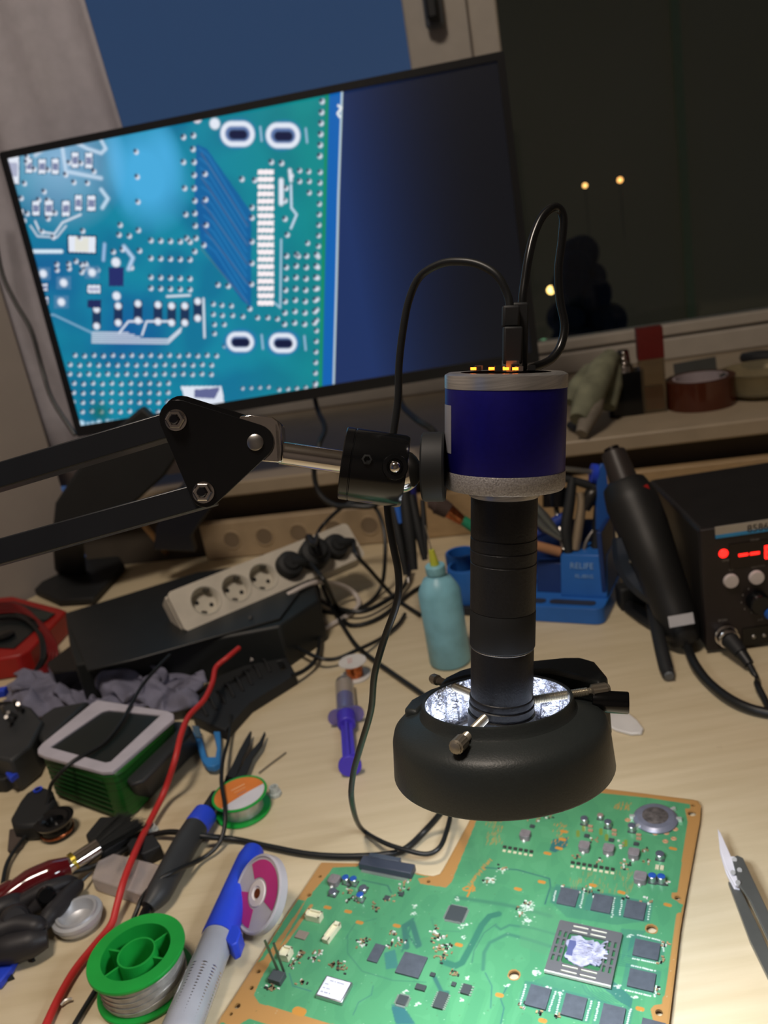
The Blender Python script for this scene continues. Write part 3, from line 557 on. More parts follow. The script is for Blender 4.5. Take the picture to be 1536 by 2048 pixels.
MB().lathe([(0, 0), (.0136, 0), (.0146, .0008), (.0148, .002), (.0148, dl-.0008), (.0142, dl), (0, dl)], D0, (du.normalized()-CZ*.18).normalized(), 56).build('mount_disc', black_soft, arm)
# ---------------------------------------------------------------- green circuit board
BY = math.radians(-28.16); BU = Vector((math.cos(BY), math.sin(BY), 0)); BV = Vector((-BU.y, BU.x, 0)); BT = .0034
outl = [(643, 1725), (720, 1727), (822, 1744), (850, 1750), (866, 1752), (880, 1748), (888, 1736), (935, 1650), (968, 1585), (1000, 1560), (1206, 1577), (1385, 1599), (1396, 1602), (1402, 1612), (1400, 1640), (1369, 1808), (1360, 1860), (1339, 2038), (1322, 2175), (395, 2175), (425, 2080), (443, 2032), (452, 2020), (500, 1945), (560, 1850)]
outl_l = pp(outl, BT)
holes = []
def hole(px, py, r): c = T(px, py, BT); return [c+Vector((math.cos(t), math.sin(t), 0))*r for t in np.linspace(0, 2*math.pi, 15)[:-1]]
HL = [(1303, 1858, .0030), (1028, 1950, .0031), (1384, 1627, .0028), (1355, 1796, .0017), (1318, 2025, .0020), (1357, 1610, .0014), (618, 1790, .0014), (517, 1943, .0013), (503, 1976, .0013), (475, 2012, .0018), (857, 1763, .0012), (640, 1753, .0012), (462, 2028, .0011)]
HL = [h for h in HL if h[:2] != (1357, 1610)]+[(1386, 1611, .0012)]
board = thing('circuit_board', 'large green console circuit board with copper coloured edges lying on the desk', 'circuit board', T(960, 1880))
MB().prism([p-UP*.0014 for p in outl_l], (0, 0, .0014), [[p-UP*.0014 for p in hole(*h)] for h in HL]).build('board_base', pm('board_edge_copper', (172, 130, 76), .42, var=.08), board, smooth=False)
# printed green layer with tracks, as colour grid over the base
def b2(px, py): P = T(px, py, BT); return P.dot(BU), P.dot(BV)
pts = [b2(*p) for p in outl]; bx0 = min(p[0] for p in pts); bx1 = max(p[0] for p in pts); by0 = min(p[1] for p in pts); by1 = max(p[1] for p in pts)
cell = .00045; nx = int((bx1-bx0)/cell)+2; ny = int((by1-by0)/cell)+2
X, Y = np.meshgrid(bx0+np.arange(nx)*cell, by0+np.arange(ny)*cell); BI = np.zeros((ny, nx, 3)); BI[:] = srgb((82, 150, 106))
B = Paint(BI, X, Y, b2, .000295)
def inside(P, X, Y):
    ins = np.zeros(X.shape, bool)
    for i in range(len(P)):
        (xa, ya), (xb, yb) = P[i], P[(i+1) % len(P)]; c = (ya > Y) != (yb > Y); ins ^= c & (X < (xb-xa)*(Y-ya)/(yb-ya+1e-15)+xa)
    return ins
ins = inside(pts, X, Y)
dist = np.full(X.shape, 9.)
for i in range(len(pts)):
    (ax, ay), (bx_, by_) = pts[i], pts[(i+1) % len(pts)]; L2 = (bx_-ax)**2+(by_-ay)**2; t_ = np.clip(((X-ax)*(bx_-ax)+(Y-ay)*(by_-ay))/L2, 0, 1); dist = np.minimum(dist, np.hypot(X-ax-t_*(bx_-ax), Y-ay-t_*(by_-ay)))
ok = ins & (dist > .0007)
for hx, hy, hr in HL: u, v_ = b2(hx, hy); ok &= np.hypot(X-u, Y-v_) > hr+.0004
GR2 = (70, 136, 98); LT = (96, 164, 118); TEAL = (28, 118, 104); OR = (190, 134, 62)
bn = np.array([[mn.noise((x*30, y*18, 3)) for x in np.linspace(0, 1, 60)] for y in np.linspace(0, 1, 40)])
yi = np.linspace(0, 39, ny); xi = np.linspace(0, 59, nx); y0i = np.clip(yi.astype(int), 0, 38); x0i = np.clip(xi.astype(int), 0, 58); fy = (yi-y0i)[:, None]; fx = (xi-x0i)[None]
BN = bn[y0i][:, x0i]*(1-fy)*(1-fx)+bn[y0i+1][:, x0i]*fy*(1-fx)+bn[y0i][:, x0i+1]*(1-fy)*fx+bn[y0i+1][:, x0i+1]*fy*fx
B.blend((BN > .12)*.35, GR2); B.blend((BN < -.18)*.3, LT)
def Z5(pts): return [(440+x/2.743, 1560+y/2.743) for x, y in pts]
def Z6(pts): return [(950+x/2.621, 1560+y/2.621) for x, y in pts]
def Z2(pts): return [(780+x/4.518, 1640+y/4.518) for x, y in pts]
def Z4(pts): return [(1040+x/4.267, 1780+y/4.267) for x, y in pts]
# darker track bundles
B.line(Z2([(480, 1280), (590, 1320), (650, 1290), (700, 1200), (760, 1090), (830, 950), (900, 870), (980, 850)]), 15, (58, 117, 96), 2, .75)
B.line(Z2([(840, 1350), (850, 1200), (900, 1110), (1060, 1030), (1250, 1080), (1440, 1140)]), 9, (67, 125, 100), 2, .6); B.line(Z2([(960, 960), (1000, 990), (1080, 950), (1300, 980), (1480, 1030)]), 7, (67, 125, 100), 2, .6)
B.line(Z2([(740, 1290), (760, 1180), (850, 1020), (960, 940)]), 3, (61, 111, 98), 1, .5); B.line(Z2([(600, 700), (800, 730), (1000, 760), (1200, 800), (1450, 870)]), 12, (70, 129, 100), 3, .5)
B.poly(Z2([(10, 1690), (130, 1690), (230, 1843), (50, 1843)]), (51, 105, 108), .85); B.line(Z2([(400, 1420), (470, 1560), (520, 1560)]), 9, (58, 109, 100), 2, .7); B.line(Z2([(150, 1150), (130, 960), (200, 930), (260, 1130)]), 14, (63, 113, 100), 2, .6)
B.line(Z2([(1060, 1500), (1000, 1620), (1030, 1700), (1000, 1843)]), 2.4, (55, 105, 104), 1, .8); B.line(Z2([(860, 1380), (920, 1500), (910, 1700)]), 2.5, (55, 105, 104), 1, .6); B.line(Z2([(380, 900), (400, 1000), (640, 1010)]), 2, (61, 111, 98), 1, .5)
B.line(Z2([(840, 430), (1150, 450), (1440, 530), (1450, 600), (1400, 760)]), 4, (58, 109, 100), 1, .7); B.line(Z5([(1000, 940), (1060, 760), (1000, 800), (1080, 920)]), 6, (62, 117, 98), 2, .6)
B.line(Z5([(700, 850), (700, 950), (780, 1050), (950, 1100), (1130, 1110)]), 2.2, (62, 117, 98), 1, .6); B.line(Z5([(860, 760), (740, 790), (690, 870)]), 2.2, (62, 117, 98), 1, .6); B.line(Z5([(780, 550), (920, 580), (940, 620)]), 4, (61, 113, 98), 1, .6)
B.line(Z5([(380, 1060), (400, 1130), (500, 1160)]), 1.6, (50, 98, 118), 1, .8); B.line(Z5([(840, 1130), (830, 1180), (760, 1220), (730, 1290)]), 1.6, (50, 98, 108), 1, .7)
B.poly(Z5([(940, 1230), (1000, 1240), (1060, 1339), (970, 1339)]), (53, 105, 112), .7); B.poly(Z5([(900, 950), (960, 930), (980, 1030), (910, 1040)]), (59, 113, 118), .7)
B.poly(Z6([(390, 560), (560, 560), (700, 600), (920, 640), (900, 740), (740, 760), (480, 720), (400, 640)]), (66, 123, 100), .6)
B.poly(Z4([(0, 160), (260, 140), (340, 230), (230, 560), (0, 480)]), (86, 143, 104), .5)
for k in range(7): B.line(Z4([(830, 545+k*16), (1000, 580+k*14)]), 2, (56, 109, 100), 1, .6)
for k in range(6): B.line(Z4([(530+k*26, 810), (560+k*30, 870), (700+k*34, 960)]), 2, (56, 109, 100), 1, .6)
B.poly(Z4([(240, 720), (540, 800), (700, 960), (420, 900), (260, 830), (60, 800)]), (68, 123, 104), .5); B.poly(Z4([(800, 780), (960, 920), (950, 1010), (860, 960), (700, 830)]), (55, 107, 104), .8); B.poly(Z4([(860, 330), (1080, 350), (970, 470), (870, 600)]), (66, 123, 106), .6)
for cx_, cy_, w_, h_ in ((1136, 1793, 56, 48), (1204, 1806, 62, 50), (1270, 1819, 62, 50), (1293, 1898, 66, 58), (1283, 1959, 66, 58), (1076, 1993, 62, 58), (1148, 2012, 62, 60), (1225, 2033, 66, 62)):
    c_ = b2(cx_, cy_); m_ = (np.abs(X-c_[0]) < .0098) & (np.abs(Y-c_[1]) < .0082); B.blend(m_*.45, (59, 113, 108))
B.poly(Z6([(410, 310), (490, 300), (480, 350), (420, 380), (390, 370)]), (45, 94, 104), .8)
# bare copper-brown border
BR = (176, 132, 78)
def band(pts, w_): B.line(pts, w_, BR, 1.2)
band(Z5([(570, 458), (745, 462)])+[(712, 1729)], 15); B.poly(Z5([(560, 450), (770, 450), (740, 475), (620, 480), (590, 520), (470, 660), (430, 740), (300, 960), (230, 1080), (185, 1180), (215, 1225), (760, 1380), (640, 1420), (100, 1400), (20, 1330), (0, 1330), (0, 1200), (250, 900)]), BR)
B.poly(Z5([(430, 655), (470, 660), (300, 960), (150, 1180), (230, 900)]), (82, 150, 106), .0)
B.poly(Z5([(425, 655), (468, 662), (240, 985), (190, 1010)]), (78, 148, 102))
B.line(Z5([(500, 690), (330, 930)]), 9, BR)
B.poly(Z5([(110, 1339), (160, 1310), (330, 1360), (500, 1400), (480, 1500), (100, 1500)]), (78, 148, 102))
B.line(Z5([(1150, 555), (1230, 570), (1265, 510), (1330, 340), (1400, 200), (1440, 120)]), 14, BR); B.poly(Z5([(1085, 540), (1190, 525), (1225, 490), (1360, 195), (1420, 190), (1270, 560), (1240, 590), (1100, 570)]), BR)
B.line([(1200, 1582), (1300, 1592), (1384, 1605)], 15, BR); B.line([(1392, 1600), (1388, 1700), (1366, 1800)], 24, BR); B.poly(Z6([(1100, 150), (1180, 150), (1095, 640), (1030, 620), (1030, 590), (1060, 590), (1115, 220)]), BR)
B.line(Z6([(1075, 710), (1040, 960), (1000, 1260)]), 14, BR); B.poly(Z6([(920, 1200), (940, 1180), (1010, 1170), (1020, 1300), (940, 1300)]), BR); B.line([(1338, 2000), (1322, 2150)], 22, BR)
for x, y in Z5([(703, 722), (766, 782), (970, 800), (1310, 905), (590, 700), (435, 1270)])+Z6([(225, 572), (350, 535), (618, 552), (768, 590), (1010, 655), (865, 1200), (128, 1128), (355, 1262), (1038, 360), (465, 270), (440, 358), (380, 385), (458, 312)]): B.line([(x-4, y-1), (x+4, y+1)], 9, OR, 1)
B.line(Z5([(420, 1265), (450, 1275)]), 18, OR, 1)
# small orange printing and logo
for k in range(34): x, y = Z2([(880-k*5.5+rng.random()*30, 350+k*7)])[0]; B.line([(x, y), (x+2+rng.random()*3, y+3)], 2, OR, 1, .85)
for k in range(60): x, y = Z6([(60+rng.random()*90, 200+rng.random()*130)])[0]; B.line([(x, y), (x-2, y+5)], 1.5, OR, 1, .6)
B.line(Z2([(745, 590), (700, 690)]), 5, OR, 1); B.line(Z2([(745, 592), (765, 615), (745, 645)]), 4, OR, 1); B.line(Z2([(660, 620), (700, 600), (735, 615), (700, 640), (665, 632)]), 4, OR, 1); B.line(Z2([(735, 615), (768, 640)]), 3, OR, 1)
for k in range(70): x, y = Z6([(500+rng.random()*330, 470+rng.random()*110)])[0]; B.line([(x, y), (x-1, y+8)], 1.4, OR, 1, .35)
for k in range(40): x, y = Z6([(400+rng.random()*90, 220+rng.random()*130)])[0]; B.line([(x, y), (x-1.5, y+4)], 1.8, OR, 1, .7)
for k in range(30): x, y = Z6([(730+rng.random()*90, 110+rng.random()*40)])[0]; B.line([(x, y), (x-1, y+4)], 1.8, OR, 1, .7)
for x, y in Z6([(540, 280), (690, 300), (660, 270), (570, 250), (790, 330)]): B.line([(x, y-4), (x, y+5)], 9, (120, 140, 60), 2, .7)
# white silkscreen specks
def specks(z, pts, n_, sp, s_=2.2):
    for (x, y) in z(pts):
        for k in range(n_): a_ = x+rng.normal()*sp; b_ = y+rng.normal()*sp*.7; B.line([(a_, b_), (a_+1.6, b_+.6)], s_, (226, 236, 224), 1, .85)
specks(Z6, [(265, 660), (250, 690), (285, 650), (270, 735), (320, 1010), (60, 530), (90, 525), (140, 470)], 16, 5, 1.7)
specks(Z2, [(225, 780), (215, 850), (600, 715), (700, 940), (640, 960), (660, 1060), (250, 1670), (130, 1545), (700, 1430), (640, 1620), (1310, 1370), (1060, 1490), (1420, 1510), (1540, 1560), (900, 540), (1250, 780)], 10, 3, 1.6)
specks(Z4, [(30, 140), (90, 160), (60, 250), (130, 700), (830, 820), (985, 910), (930, 390)], 12, 3, 1.6)
for a_, b_, n_ in (((1005, 385), (1195, 430), 12), ((965, 585), (1160, 625), 12), ((955, 645), (1150, 690), 12), ((905, 855), (1115, 905), 12), ((1215, 440), (1225, 520), 6), ((1165, 820), (1150, 910), 7), ((545, 20), (515, 150), 9), ((300, 10), (290, 90), 7), ((805, 70), (785, 230), 10), ((870, 90), (850, 210), 8), ((1110, 120), (1090, 250), 7), ((50, 810), (10, 960), 9), ((300, 870), (250, 1030), 10), ((350, 880), (310, 1060), 10), ((610, 950), (565, 1110), 9), ((675, 960), (640, 1110), 9), ((945, 1020), (915, 1140), 8)):
    for k in range(n_): t_ = k/(n_-1); x, y = Z4([(a_[0]+(b_[0]-a_[0])*t_, a_[1]+(b_[1]-a_[1])*t_)])[0]; B.disc(x+rng.normal()*.6, y, 1.6, (228, 236, 226), 1, .9)
for k in range(150): x, y = 500+rng.random()*850, 1740+rng.random()*320; B.disc(x, y, .9, (200, 225, 200), 1, .5)
for k in range(60): x, y = 480+rng.random()*850, 1740+rng.random()*320; B.disc(x, y, 1.2, (80, 90, 60), 1, .5)
q = [(j*nx+i, j*nx+i+1, (j+1)*nx+i+1, (j+1)*nx+i) for j in range(ny-1) for i in range(nx-1) if ok[j, i] and ok[j, i+1] and ok[j+1, i] and ok[j+1, i+1]]
q = np.array(q); used = np.unique(q); rm = np.full(nx*ny, -1); rm[used] = np.arange(len(used))
vv = (X[..., None]*np.array(BU)+Y[..., None]*np.array(BV)+np.array([0, 0, BT+.00006])-np.array(LOC['circuit_board'])).reshape(-1, 3)[used]
gridmesh('solder_mask', vv, rm[q], BI.reshape(-1, 3)[used], attrmat('printed_board', 0, .32), board)
# components
chip_m = pm('chip_epoxy', (82, 88, 96), .5, var=.08, scale=200); chip_d = pm('chip_dark', (68, 74, 76), .42); pin_m = pm('tin_pins', (215, 220, 215), .35, .7)
ind_m = pm('inductor_grey', (128, 122, 124), .55, var=.1, scale=300); cap_m = pm('capacitor_can', (205, 205, 208), .28, .9); capb = pm('capacitor_blue', (40, 84, 168), .4); sold = pm('solder_joint', (235, 238, 232), .25, .6)
def comp(name, px, py, w_, d_, h_, mat, yaw=BY, z=BT, **k):
    c_ = T(px, py, z+h_); c_.z = z+.0001; return MB().box(c_, w_, d_, h_, yaw).build(name, mat, board, **k)
for px, py in ((1136, 1793), (1204, 1806), (1270, 1819), (1076, 1993), (1148, 2012), (1225, 2033)): comp('memory_chip', px, py, .0118, .0135, .0011, chip_m, bev=.0001)
for px, py in ((1293, 1898), (1283, 1959)): comp('memory_chip', px, py, .0142, .0118, .0011, chip_m, bev=.0001)
comp('memory_chip', *Z4([(1130, 1210)])[0], .0118, .0135, .0011, chip_m)
# big processor with grey stiffener frame and smeared white paste
gc = T(1168, 1901, BT+.003); gc.z = BT+.0001; gs = .0375
cpu = MB().box(gc, gs, gs, .0012, BY).build('processor', pm('substrate_green', (52, 110, 70), .5), board)
def G(x, y, z): return gc+BU*x+BV*y+UP*z
sl = []
def slot(x, y, w_, h_): return [G(a, b_, .0012) for a, b_ in ((x-w_/2, y-h_/2), (x+w_/2, y-h_/2), (x+w_/2, y+h_/2), (x-w_/2, y+h_/2))]
for sx_ in (-1, 1):
    for k in range(2): sl.append(slot(sx_*.0054, .0163-k*.0034, .0092, .0016)); sl.append(slot(sx_*.0054, -.0163+k*.0034, .0092, .0016))
    for k in range(4):
        for m_ in range(2): sl.append(slot(sx_*(.0163-m_*.0034), -.0088+k*.0059, .0015, .0044))
sl.append([G(x, y, .0012) for x, y in rr(0, 0, .0225, .0225, .002)])
MB().prism([G(x, y, .0012) for x, y in rr(0, 0, gs, gs, .0008)], (0, 0, .0013), sl).build('stiffener_frame', pm('stiffener_grey', (128, 128, 130), .38, .5, var=.04), board, smooth=False)
b = MB()
for sx_ in (-1, 1):
    for k in range(2):
        for sgy in (-1, 1):
            b.frame(G(sx_*.0054, sgy*(.0163-k*.0034)+.0004, .0013), BU, BV, UP, .009, .0006, .0009)
b.build('capacitor_row', pm('ceramic_cream', (226, 222, 205), .5), board)
MB().frame(G(0, -gs/2-.0002, .0010), BU, BV, UP, gs, .0008, .0016).build('frame_edge', pm('stiffener_edge', (226, 224, 215), .4), board)
MB().frame(G(0, 0, .0013), BU, BV, UP, .0185, .0150, .0011).build('die', pm('die_slate', (84, 92, 128), .3), board)
b = MB(); n = 60; pl = []
for k in range(n):
    t = 2*math.pi*k/n; r = .0108*(1+.10*math.sin(3*t+1)+.06*math.sin(7*t)+.05*rng.normal()); r *= 1/max(abs(math.cos(t))**3+abs(math.sin(t))**3, .5)**.25
    pl.append(G(r*1.04*math.cos(t), r*.9*math.sin(t), .0013))
past = pm('thermal_paste', (184, 184, 206), .35, var=.25, scale=260, bump=1.)
b.prism(pl, (0, 0, .0012)); pa_ = b.build('thermal_paste', past, board, bev=.0003)
b = MB()
for k in range(46):
    x, y = rng.uniform(-.0065, .0095), rng.uniform(-.006, .0065); a = rng.uniform(-.5, .9); l = rng.uniform(.002, .006)
    b.tube([G(x, y, .0026), G(x+l/2*math.cos(a), y+l/2*math.sin(a)+rng.normal()*.0004, .00285), G(x+l*math.cos(a), y+l*math.sin(a), .0026)], .0005, seg=6, sub=3)
b.build('paste_ridges', past, board, kind='stuff')
MB().prism([G(x, y, .0025) for x, y in ((-.0098, .0055), (-.006, .0058), (-.0052, .003), (-.0062, -.001), (-.0058, -.0052), (-.0095, -.0052))], (0, 0, .0001)).build('bare_die_patch', pm('die_bare', (92, 98, 140), .2), board)
MB().prism([G(x, y, .0025) for x, y in ((-.004, .0062), (.004, .0058), (.0035, .0046), (-.0035, .0050))], (0, 0, .0001)).build('bare_die_patch', MATS['die_bare'], board)
# flat chips
def qfp(px, py, s_, h_, mat=chip_d, n_=20):
    o_ = comp('controller_chip', px, py, s_, s_, h_, mat, bev=.0002); c_ = T(px, py, BT+h_); c_.z = BT
    b = MB()
    for k in range(n_):
        t_ = (k/(n_-1)-.5)*s_*.9
        for u_, v_ in ((BU, BV), (BV, BU)):
            for sg in (-1, 1): b.frame(c_+u_*t_+v_*sg*(s_/2+.0006), u_, v_, UP, s_*.9/n_*.55, .0013, h_*.6)
    b.build('pins', pin_m, o_)
    return o_
qfp(912, 1826, .0115, .0014); comp('south_bridge_chip', 822.7, 1929, .0152, .0152, .0012, chip_m, bev=.0001)
comp('flash_chip', *Z5([(857, 948)])[0], .0068, .0128, .001, chip_m)
def so(px, py, w_, d_, n_, name='driver_chip', sides=(1,)):
    o_ = comp(name, px, py, w_, d_, .0014, chip_d, bev=.0001); c_ = T(px, py, BT+.0014); c_.z = BT; b = MB()
    for k in range(n_):
        for sg in (-1, 1): b.frame(c_+BV*((k/(n_-1)-.5)*d_*.86)+BU*sg*(w_/2+.0006), BU, BV, UP, .0013, d_*.86/n_*.5, .0008)
    b.build('pins', pin_m, o_)
so(*Z5([(1210, 1205)])[0], .0060, .0105, 8); so(*Z5([(1350, 1145)])[0], .0052, .0062, 4); qfp(*Z5([(1000, 1205)])[0], .0060, .0012, n_=8); comp('driver_chip', *Z5([(1100, 1135)])[0], .0062, .0036, .0012, chip_d); comp('driver_chip', *Z5([(915, 645)])[0], .0036, .0036, .001, chip_d); comp('driver_chip', *Z5([(995, 625)])[0], .003, .003, .001, chip_d)
comp('crystal', *Z5([(448, 848)])[0], .0078, .0060, .001, pm('crystal_tan', (142, 128, 116), .45), bev=.0002)
comp('driver_chip', *Z5([(1282, 1118)])[0], .0026, .0026, .001, chip_d); comp('driver_chip', *Z5([(1166, 1065)])[0], .003, .0024, .001, chip_d)
# shielded radio module with paper label
m_ = comp('radio_module', *Z5([(625, 1145)])[0], .0178, .0142, .0026, pm('shield_tin', (190, 192, 196), .3, .9), bev=.0003)
mc = T(*Z5([(625, 1145)])[0], BT+.0026); mc.z = BT+.00275
lb = MB().box(mc, .0160, .0126, .0001, BY).build('module_label', pm('label_paper', (225, 226, 238), .55, var=.02), m_)
gy = pm('label_print', (130, 132, 150), .6)
b = MB()
for k, (x0_, x1_, w_) in enumerate(((-.0045, .0066, .0009), (-.0065, -.0028, .0009), (-.0065, -.0010, .0008), (-.0065, .0002, .0012))):
    for j in range(int((x1_-x0_)/.0008)):
        if rng.random() < .8: b.frame(mc+BU*(x0_+j*.0008)+BV*(.0042-k*.0027)+UP*.0001, BU, BV, UP, .00055, w_*.7, .00005)
b.build('label_lettering', gy, m_, kind='stuff')
# ivory connectors
def conn(px, py, w_, d_, h_, yaw):
    o_ = comp('wire_connector', px, py, w_, d_, h_, ivory, yaw, bev=.0003); c_ = T(px, py, BT+h_); u_ = Vector((math.cos(yaw), math.sin(yaw), 0)); v_ = Vector((-u_.y, u_.x, 0)); c_.z = BT+h_+.0001
    b = MB()
    for sg in (-1, 1): b.frame(c_+v_*sg*(d_*.42), u_, v_, UP, w_, d_*.18, .0014); b.frame(c_+u_*sg*(w_*.44), u_, v_, UP, w_*.12, d_, .0014)
    b.build('connector_rim', ivory, o_); return o_
conn(*Z5([(515, 740)])[0], .0110, .0056, .0035, BY); conn(*Z5([(612, 835)])[0], .0048, .0150, .0022, BY-.10); conn(*Z5([(360, 945)])[0], .0066, .0072, .0040, BY+.05)
hd_ = comp('pin_header', *Z5([(310, 1072)])[0], .0088, .0072, .0038, pm('header_black', (72, 78, 80), .5), bev=.0003)
for (a, b_) in (((318, 1040), (246, 880)), ((348, 1040), (294, 895))):
    A = T(*Z5([a])[0], BT+.004); d_ = proj(A)[2]; Bp = CP(*Z5([b_])[0], d_-.004); MB().cyl(A-UP*.002, Bp, .0009, seg=4).build('pin', pm('header_pin', (110, 122, 108), .35, .8), hd_)
# wide dark ribbon socket under the cable
A = T(*Z5([(915, 470)])[0], BT+.004); A.z = BT+.0001
sk = MB().box(A, .0400, .0088, .0055, BY+.02).build('ribbon_socket', pm('socket_dark', (62, 68, 82), .45), board, bev=.0006)
MB().box(A+BV*.0052+UP*.001-BU*.004, .0240, .004, .0052, BY+.02).build('socket_latch', pm('socket_latch', (72, 80, 92), .4), sk, bev=.0004)
b = MB()
for k in range(34): b.frame(A-BV*.0056+BU*(-.0175+k*.00105), BU, BV, UP, .0005, .0024, .0008)
b.build('socket_pins', pin_m, sk)
# inductors, capacitors, transistors
def ind(px, py, s_=.0072, par=board):
    c_ = T(px, py, BT+.004); c_.z = BT; o_ = MB().prism([c_+BU*x+BV*y for x, y in rr(0, 0, s_, s_, s_*.22, 3)], (0, 0, .0042)).build('inductor', ind_m, board, bev=.0004)
    MB().ball(c_-BV*s_*.62+UP*.0006, .0014, seg=10).build('solder_joint', sold, o_); return o_
for x, y in Z6([(262, 278), (572, 338), (700, 352), (832, 375), (866, 500)])+Z5([(625, 540)]): ind(x, y, .0078 if (x > 1270 and y > 1740) or x < 700 else .0072)
for x, y in Z6([(300, 240), (586, 290), (715, 312), (845, 332)]): comp('transistor', x, y, .0034, .0026, .0012, chip_d)
def cap(px, py, r, h_, top, nm='electrolytic_capacitor'):
    c_ = T(px, py, BT+h_*.6); c_.z = BT; o_ = MB().lathe([(0, 0), (r, 0), (r, h_-.0004), (r-.0004, h_), (0, h_)], c_, UP, 20).build(nm, cap_m, board)
    MB().lathe([(r*.98, h_), (r*.9, h_+.0001), (0, h_+.0001)], c_, UP, 20).build('cap_top', top, o_); MB().box(c_, r*2.1, r*2.1, .0007, BY).build('cap_base', chip_d, o_)
gt = pm('cap_top_grey', (84, 88, 100), .4)
for x, y in Z6([(573, 210), (697, 228), (822, 248)]): cap(x, y, .0026, .0048, gt)
for x, y in Z6([(930, 512), (977, 517)])+Z5([(690, 545), (733, 552), (770, 640)]): cap(x, y, .0025, .0050, capb)
cap(*Z6([(657, 190)])[0], .0022, .003, pm('cap_top_tan', (150, 130, 122), .5)); cap(*Z5([(620, 615)])[0], .0030, .0026, gt, 'round_inductor'); cap(*Z5([(785, 595)])[0], .0028, .0024, gt, 'round_inductor')
cap(*Z6([(970, 395)])[0], .0028, .0042, gt)
for x0_, y0_, x1_, y1_, n_ in ((155, 348, 295, 372, 6), (512, 430, 722, 465, 8)):
    for k in range(n_):
        t_ = k/(n_-1); x, y = Z6([(x0_+(x1_-x0_)*t_, y0_+(y1_-y0_)*t_)])[0]; o_ = comp('resistor', x, y, .0024, .0018, .0010, pm('resistor_black', (58, 56, 54), .5)); x, y = Z6([(x0_+(x1_-x0_)*t_-2, y0_+(y1_-y0_)*t_+22)])[0]
        comp('resistor_pad', x, y, .0022, .0016, .0005, pm('pad_cream', (216, 208, 176), .4))
for x, y in Z6([(605, 240), (730, 262), (858, 285), (605, 262), (730, 282), (858, 305)]): comp('ceramic_capacitor', x, y, .0032, .0018, .0010, pm('ceramic_tan', (178, 140, 112), .5))
for x, y in Z6([(955, 455), (980, 458)]): comp('resistor_pad', x, y, .0022, .0036, .0008, MATS['pad_cream'])
# coin cell in its holder
bc = T(*Z6([(945, 190)])[0], BT+.003); bc.z = BT+.0001
cc = MB().lathe([(0, 0), (.0140, 0), (.0150, .0006), (.0150, .0014), (.0128, .0034), (.0120, .0036), (0, .0036)], bc, UP, 40).build('coin_cell', pm('cell_steel', (142, 146, 164), .35, .5, var=.1, scale=120), board)
MB().lathe([(0, .0038), (.0085, .0038), (.0088, .0037)], bc, UP, 32).build('cell_stamp', pm('cell_stamp', (112, 106, 104), .5, .4, var=.25, scale=300), cc)
for a in (20, 160, 200, 340): MB().box(bc+Vector((math.cos(math.radians(a)), math.sin(math.radians(a)), 0))*.0155, .0036, .0022, .0026, math.radians(a)).build('holder_clip', sold, cc)
for x, y in Z6([(945, 280), (1003, 278), (1050, 258), (1042, 308), (998, 322), (800, 210)]):
    c_ = T(x, y, BT); MB().lathe([(.0020, .0001), (.0012, .0004), (.0009, .0002), (0, .0002)], c_, UP, 14).build('plated_hole', pm('plated_ring', (214, 168, 128), .4, .4), board)
# fields of tiny parts
b1, b2_, b3 = MB(), MB(), MB()
def scat(z, pts, n_, sp):
    for x, y in z(pts):
        for k in range(n_):
            a_, c_ = x+rng.normal()*sp, y+rng.normal()*sp*.8; P_ = T(a_, c_, BT); P_.z = BT
            v_ = rng.random(); bb = b1 if v_ < .45 else (b2_ if v_ < .75 else b3)
            w_, d_ = (.0016, .0009) if rng.random() < .5 else (.0009, .0016); bb.box(P_, w_, d_, .0007, BY)
scat(Z5, [(770, 900), (790, 880), (1000, 880), (950, 835), (640, 1000), (540, 950), (430, 950), (520, 990), (400, 1020), (620, 1010), (680, 1040), (440, 980), (850, 700), (1190, 830), (1220, 860), (1260, 910), (1200, 930), (1200, 980), (1230, 940), (1180, 880), (1280, 1060), (720, 650), (760, 660), (990, 600), (930, 650), (930, 910), (270, 1135), (300, 1140), (450, 1105), (1020, 570), (700, 600)], 9, 6)
scat(Z6, [(150, 465), (75, 530), (280, 640), (240, 700), (630, 320), (760, 340), (895, 370), (530, 400), (650, 430), (780, 440), (900, 430), (480, 570), (560, 570), (620, 590), (800, 620), (900, 640), (990, 860), (980, 950), (960, 1100), (270, 200), (340, 210), (390, 190), (800, 455), (1010, 540), (250, 1190), (340, 1220), (430, 1240)], 6, 5)
b1.build('small_components', pm('smd_tan', (168, 140, 104), .5, var=.3, scale=90), board, kind='stuff', smooth=False); b2_.build('small_components', pm('smd_dark', (52, 50, 52), .5), board, kind='stuff', smooth=False); b3.build('small_components', pm('smd_white', (222, 222, 212), .4), board, kind='stuff', smooth=False)
# ================================================================ things on the desk
def flatshape(name, px, z1, th, mat, par, bev=.0, holes=(), **k):   # outline seen at height z1, th thick
    return MB().prism([p-UP*th for p in pp(px, z1)], (0, 0, th), [[p-UP*th for p in pp(h, z1)] for h in holes]).build(name, mat, par, bev=bev, **k)
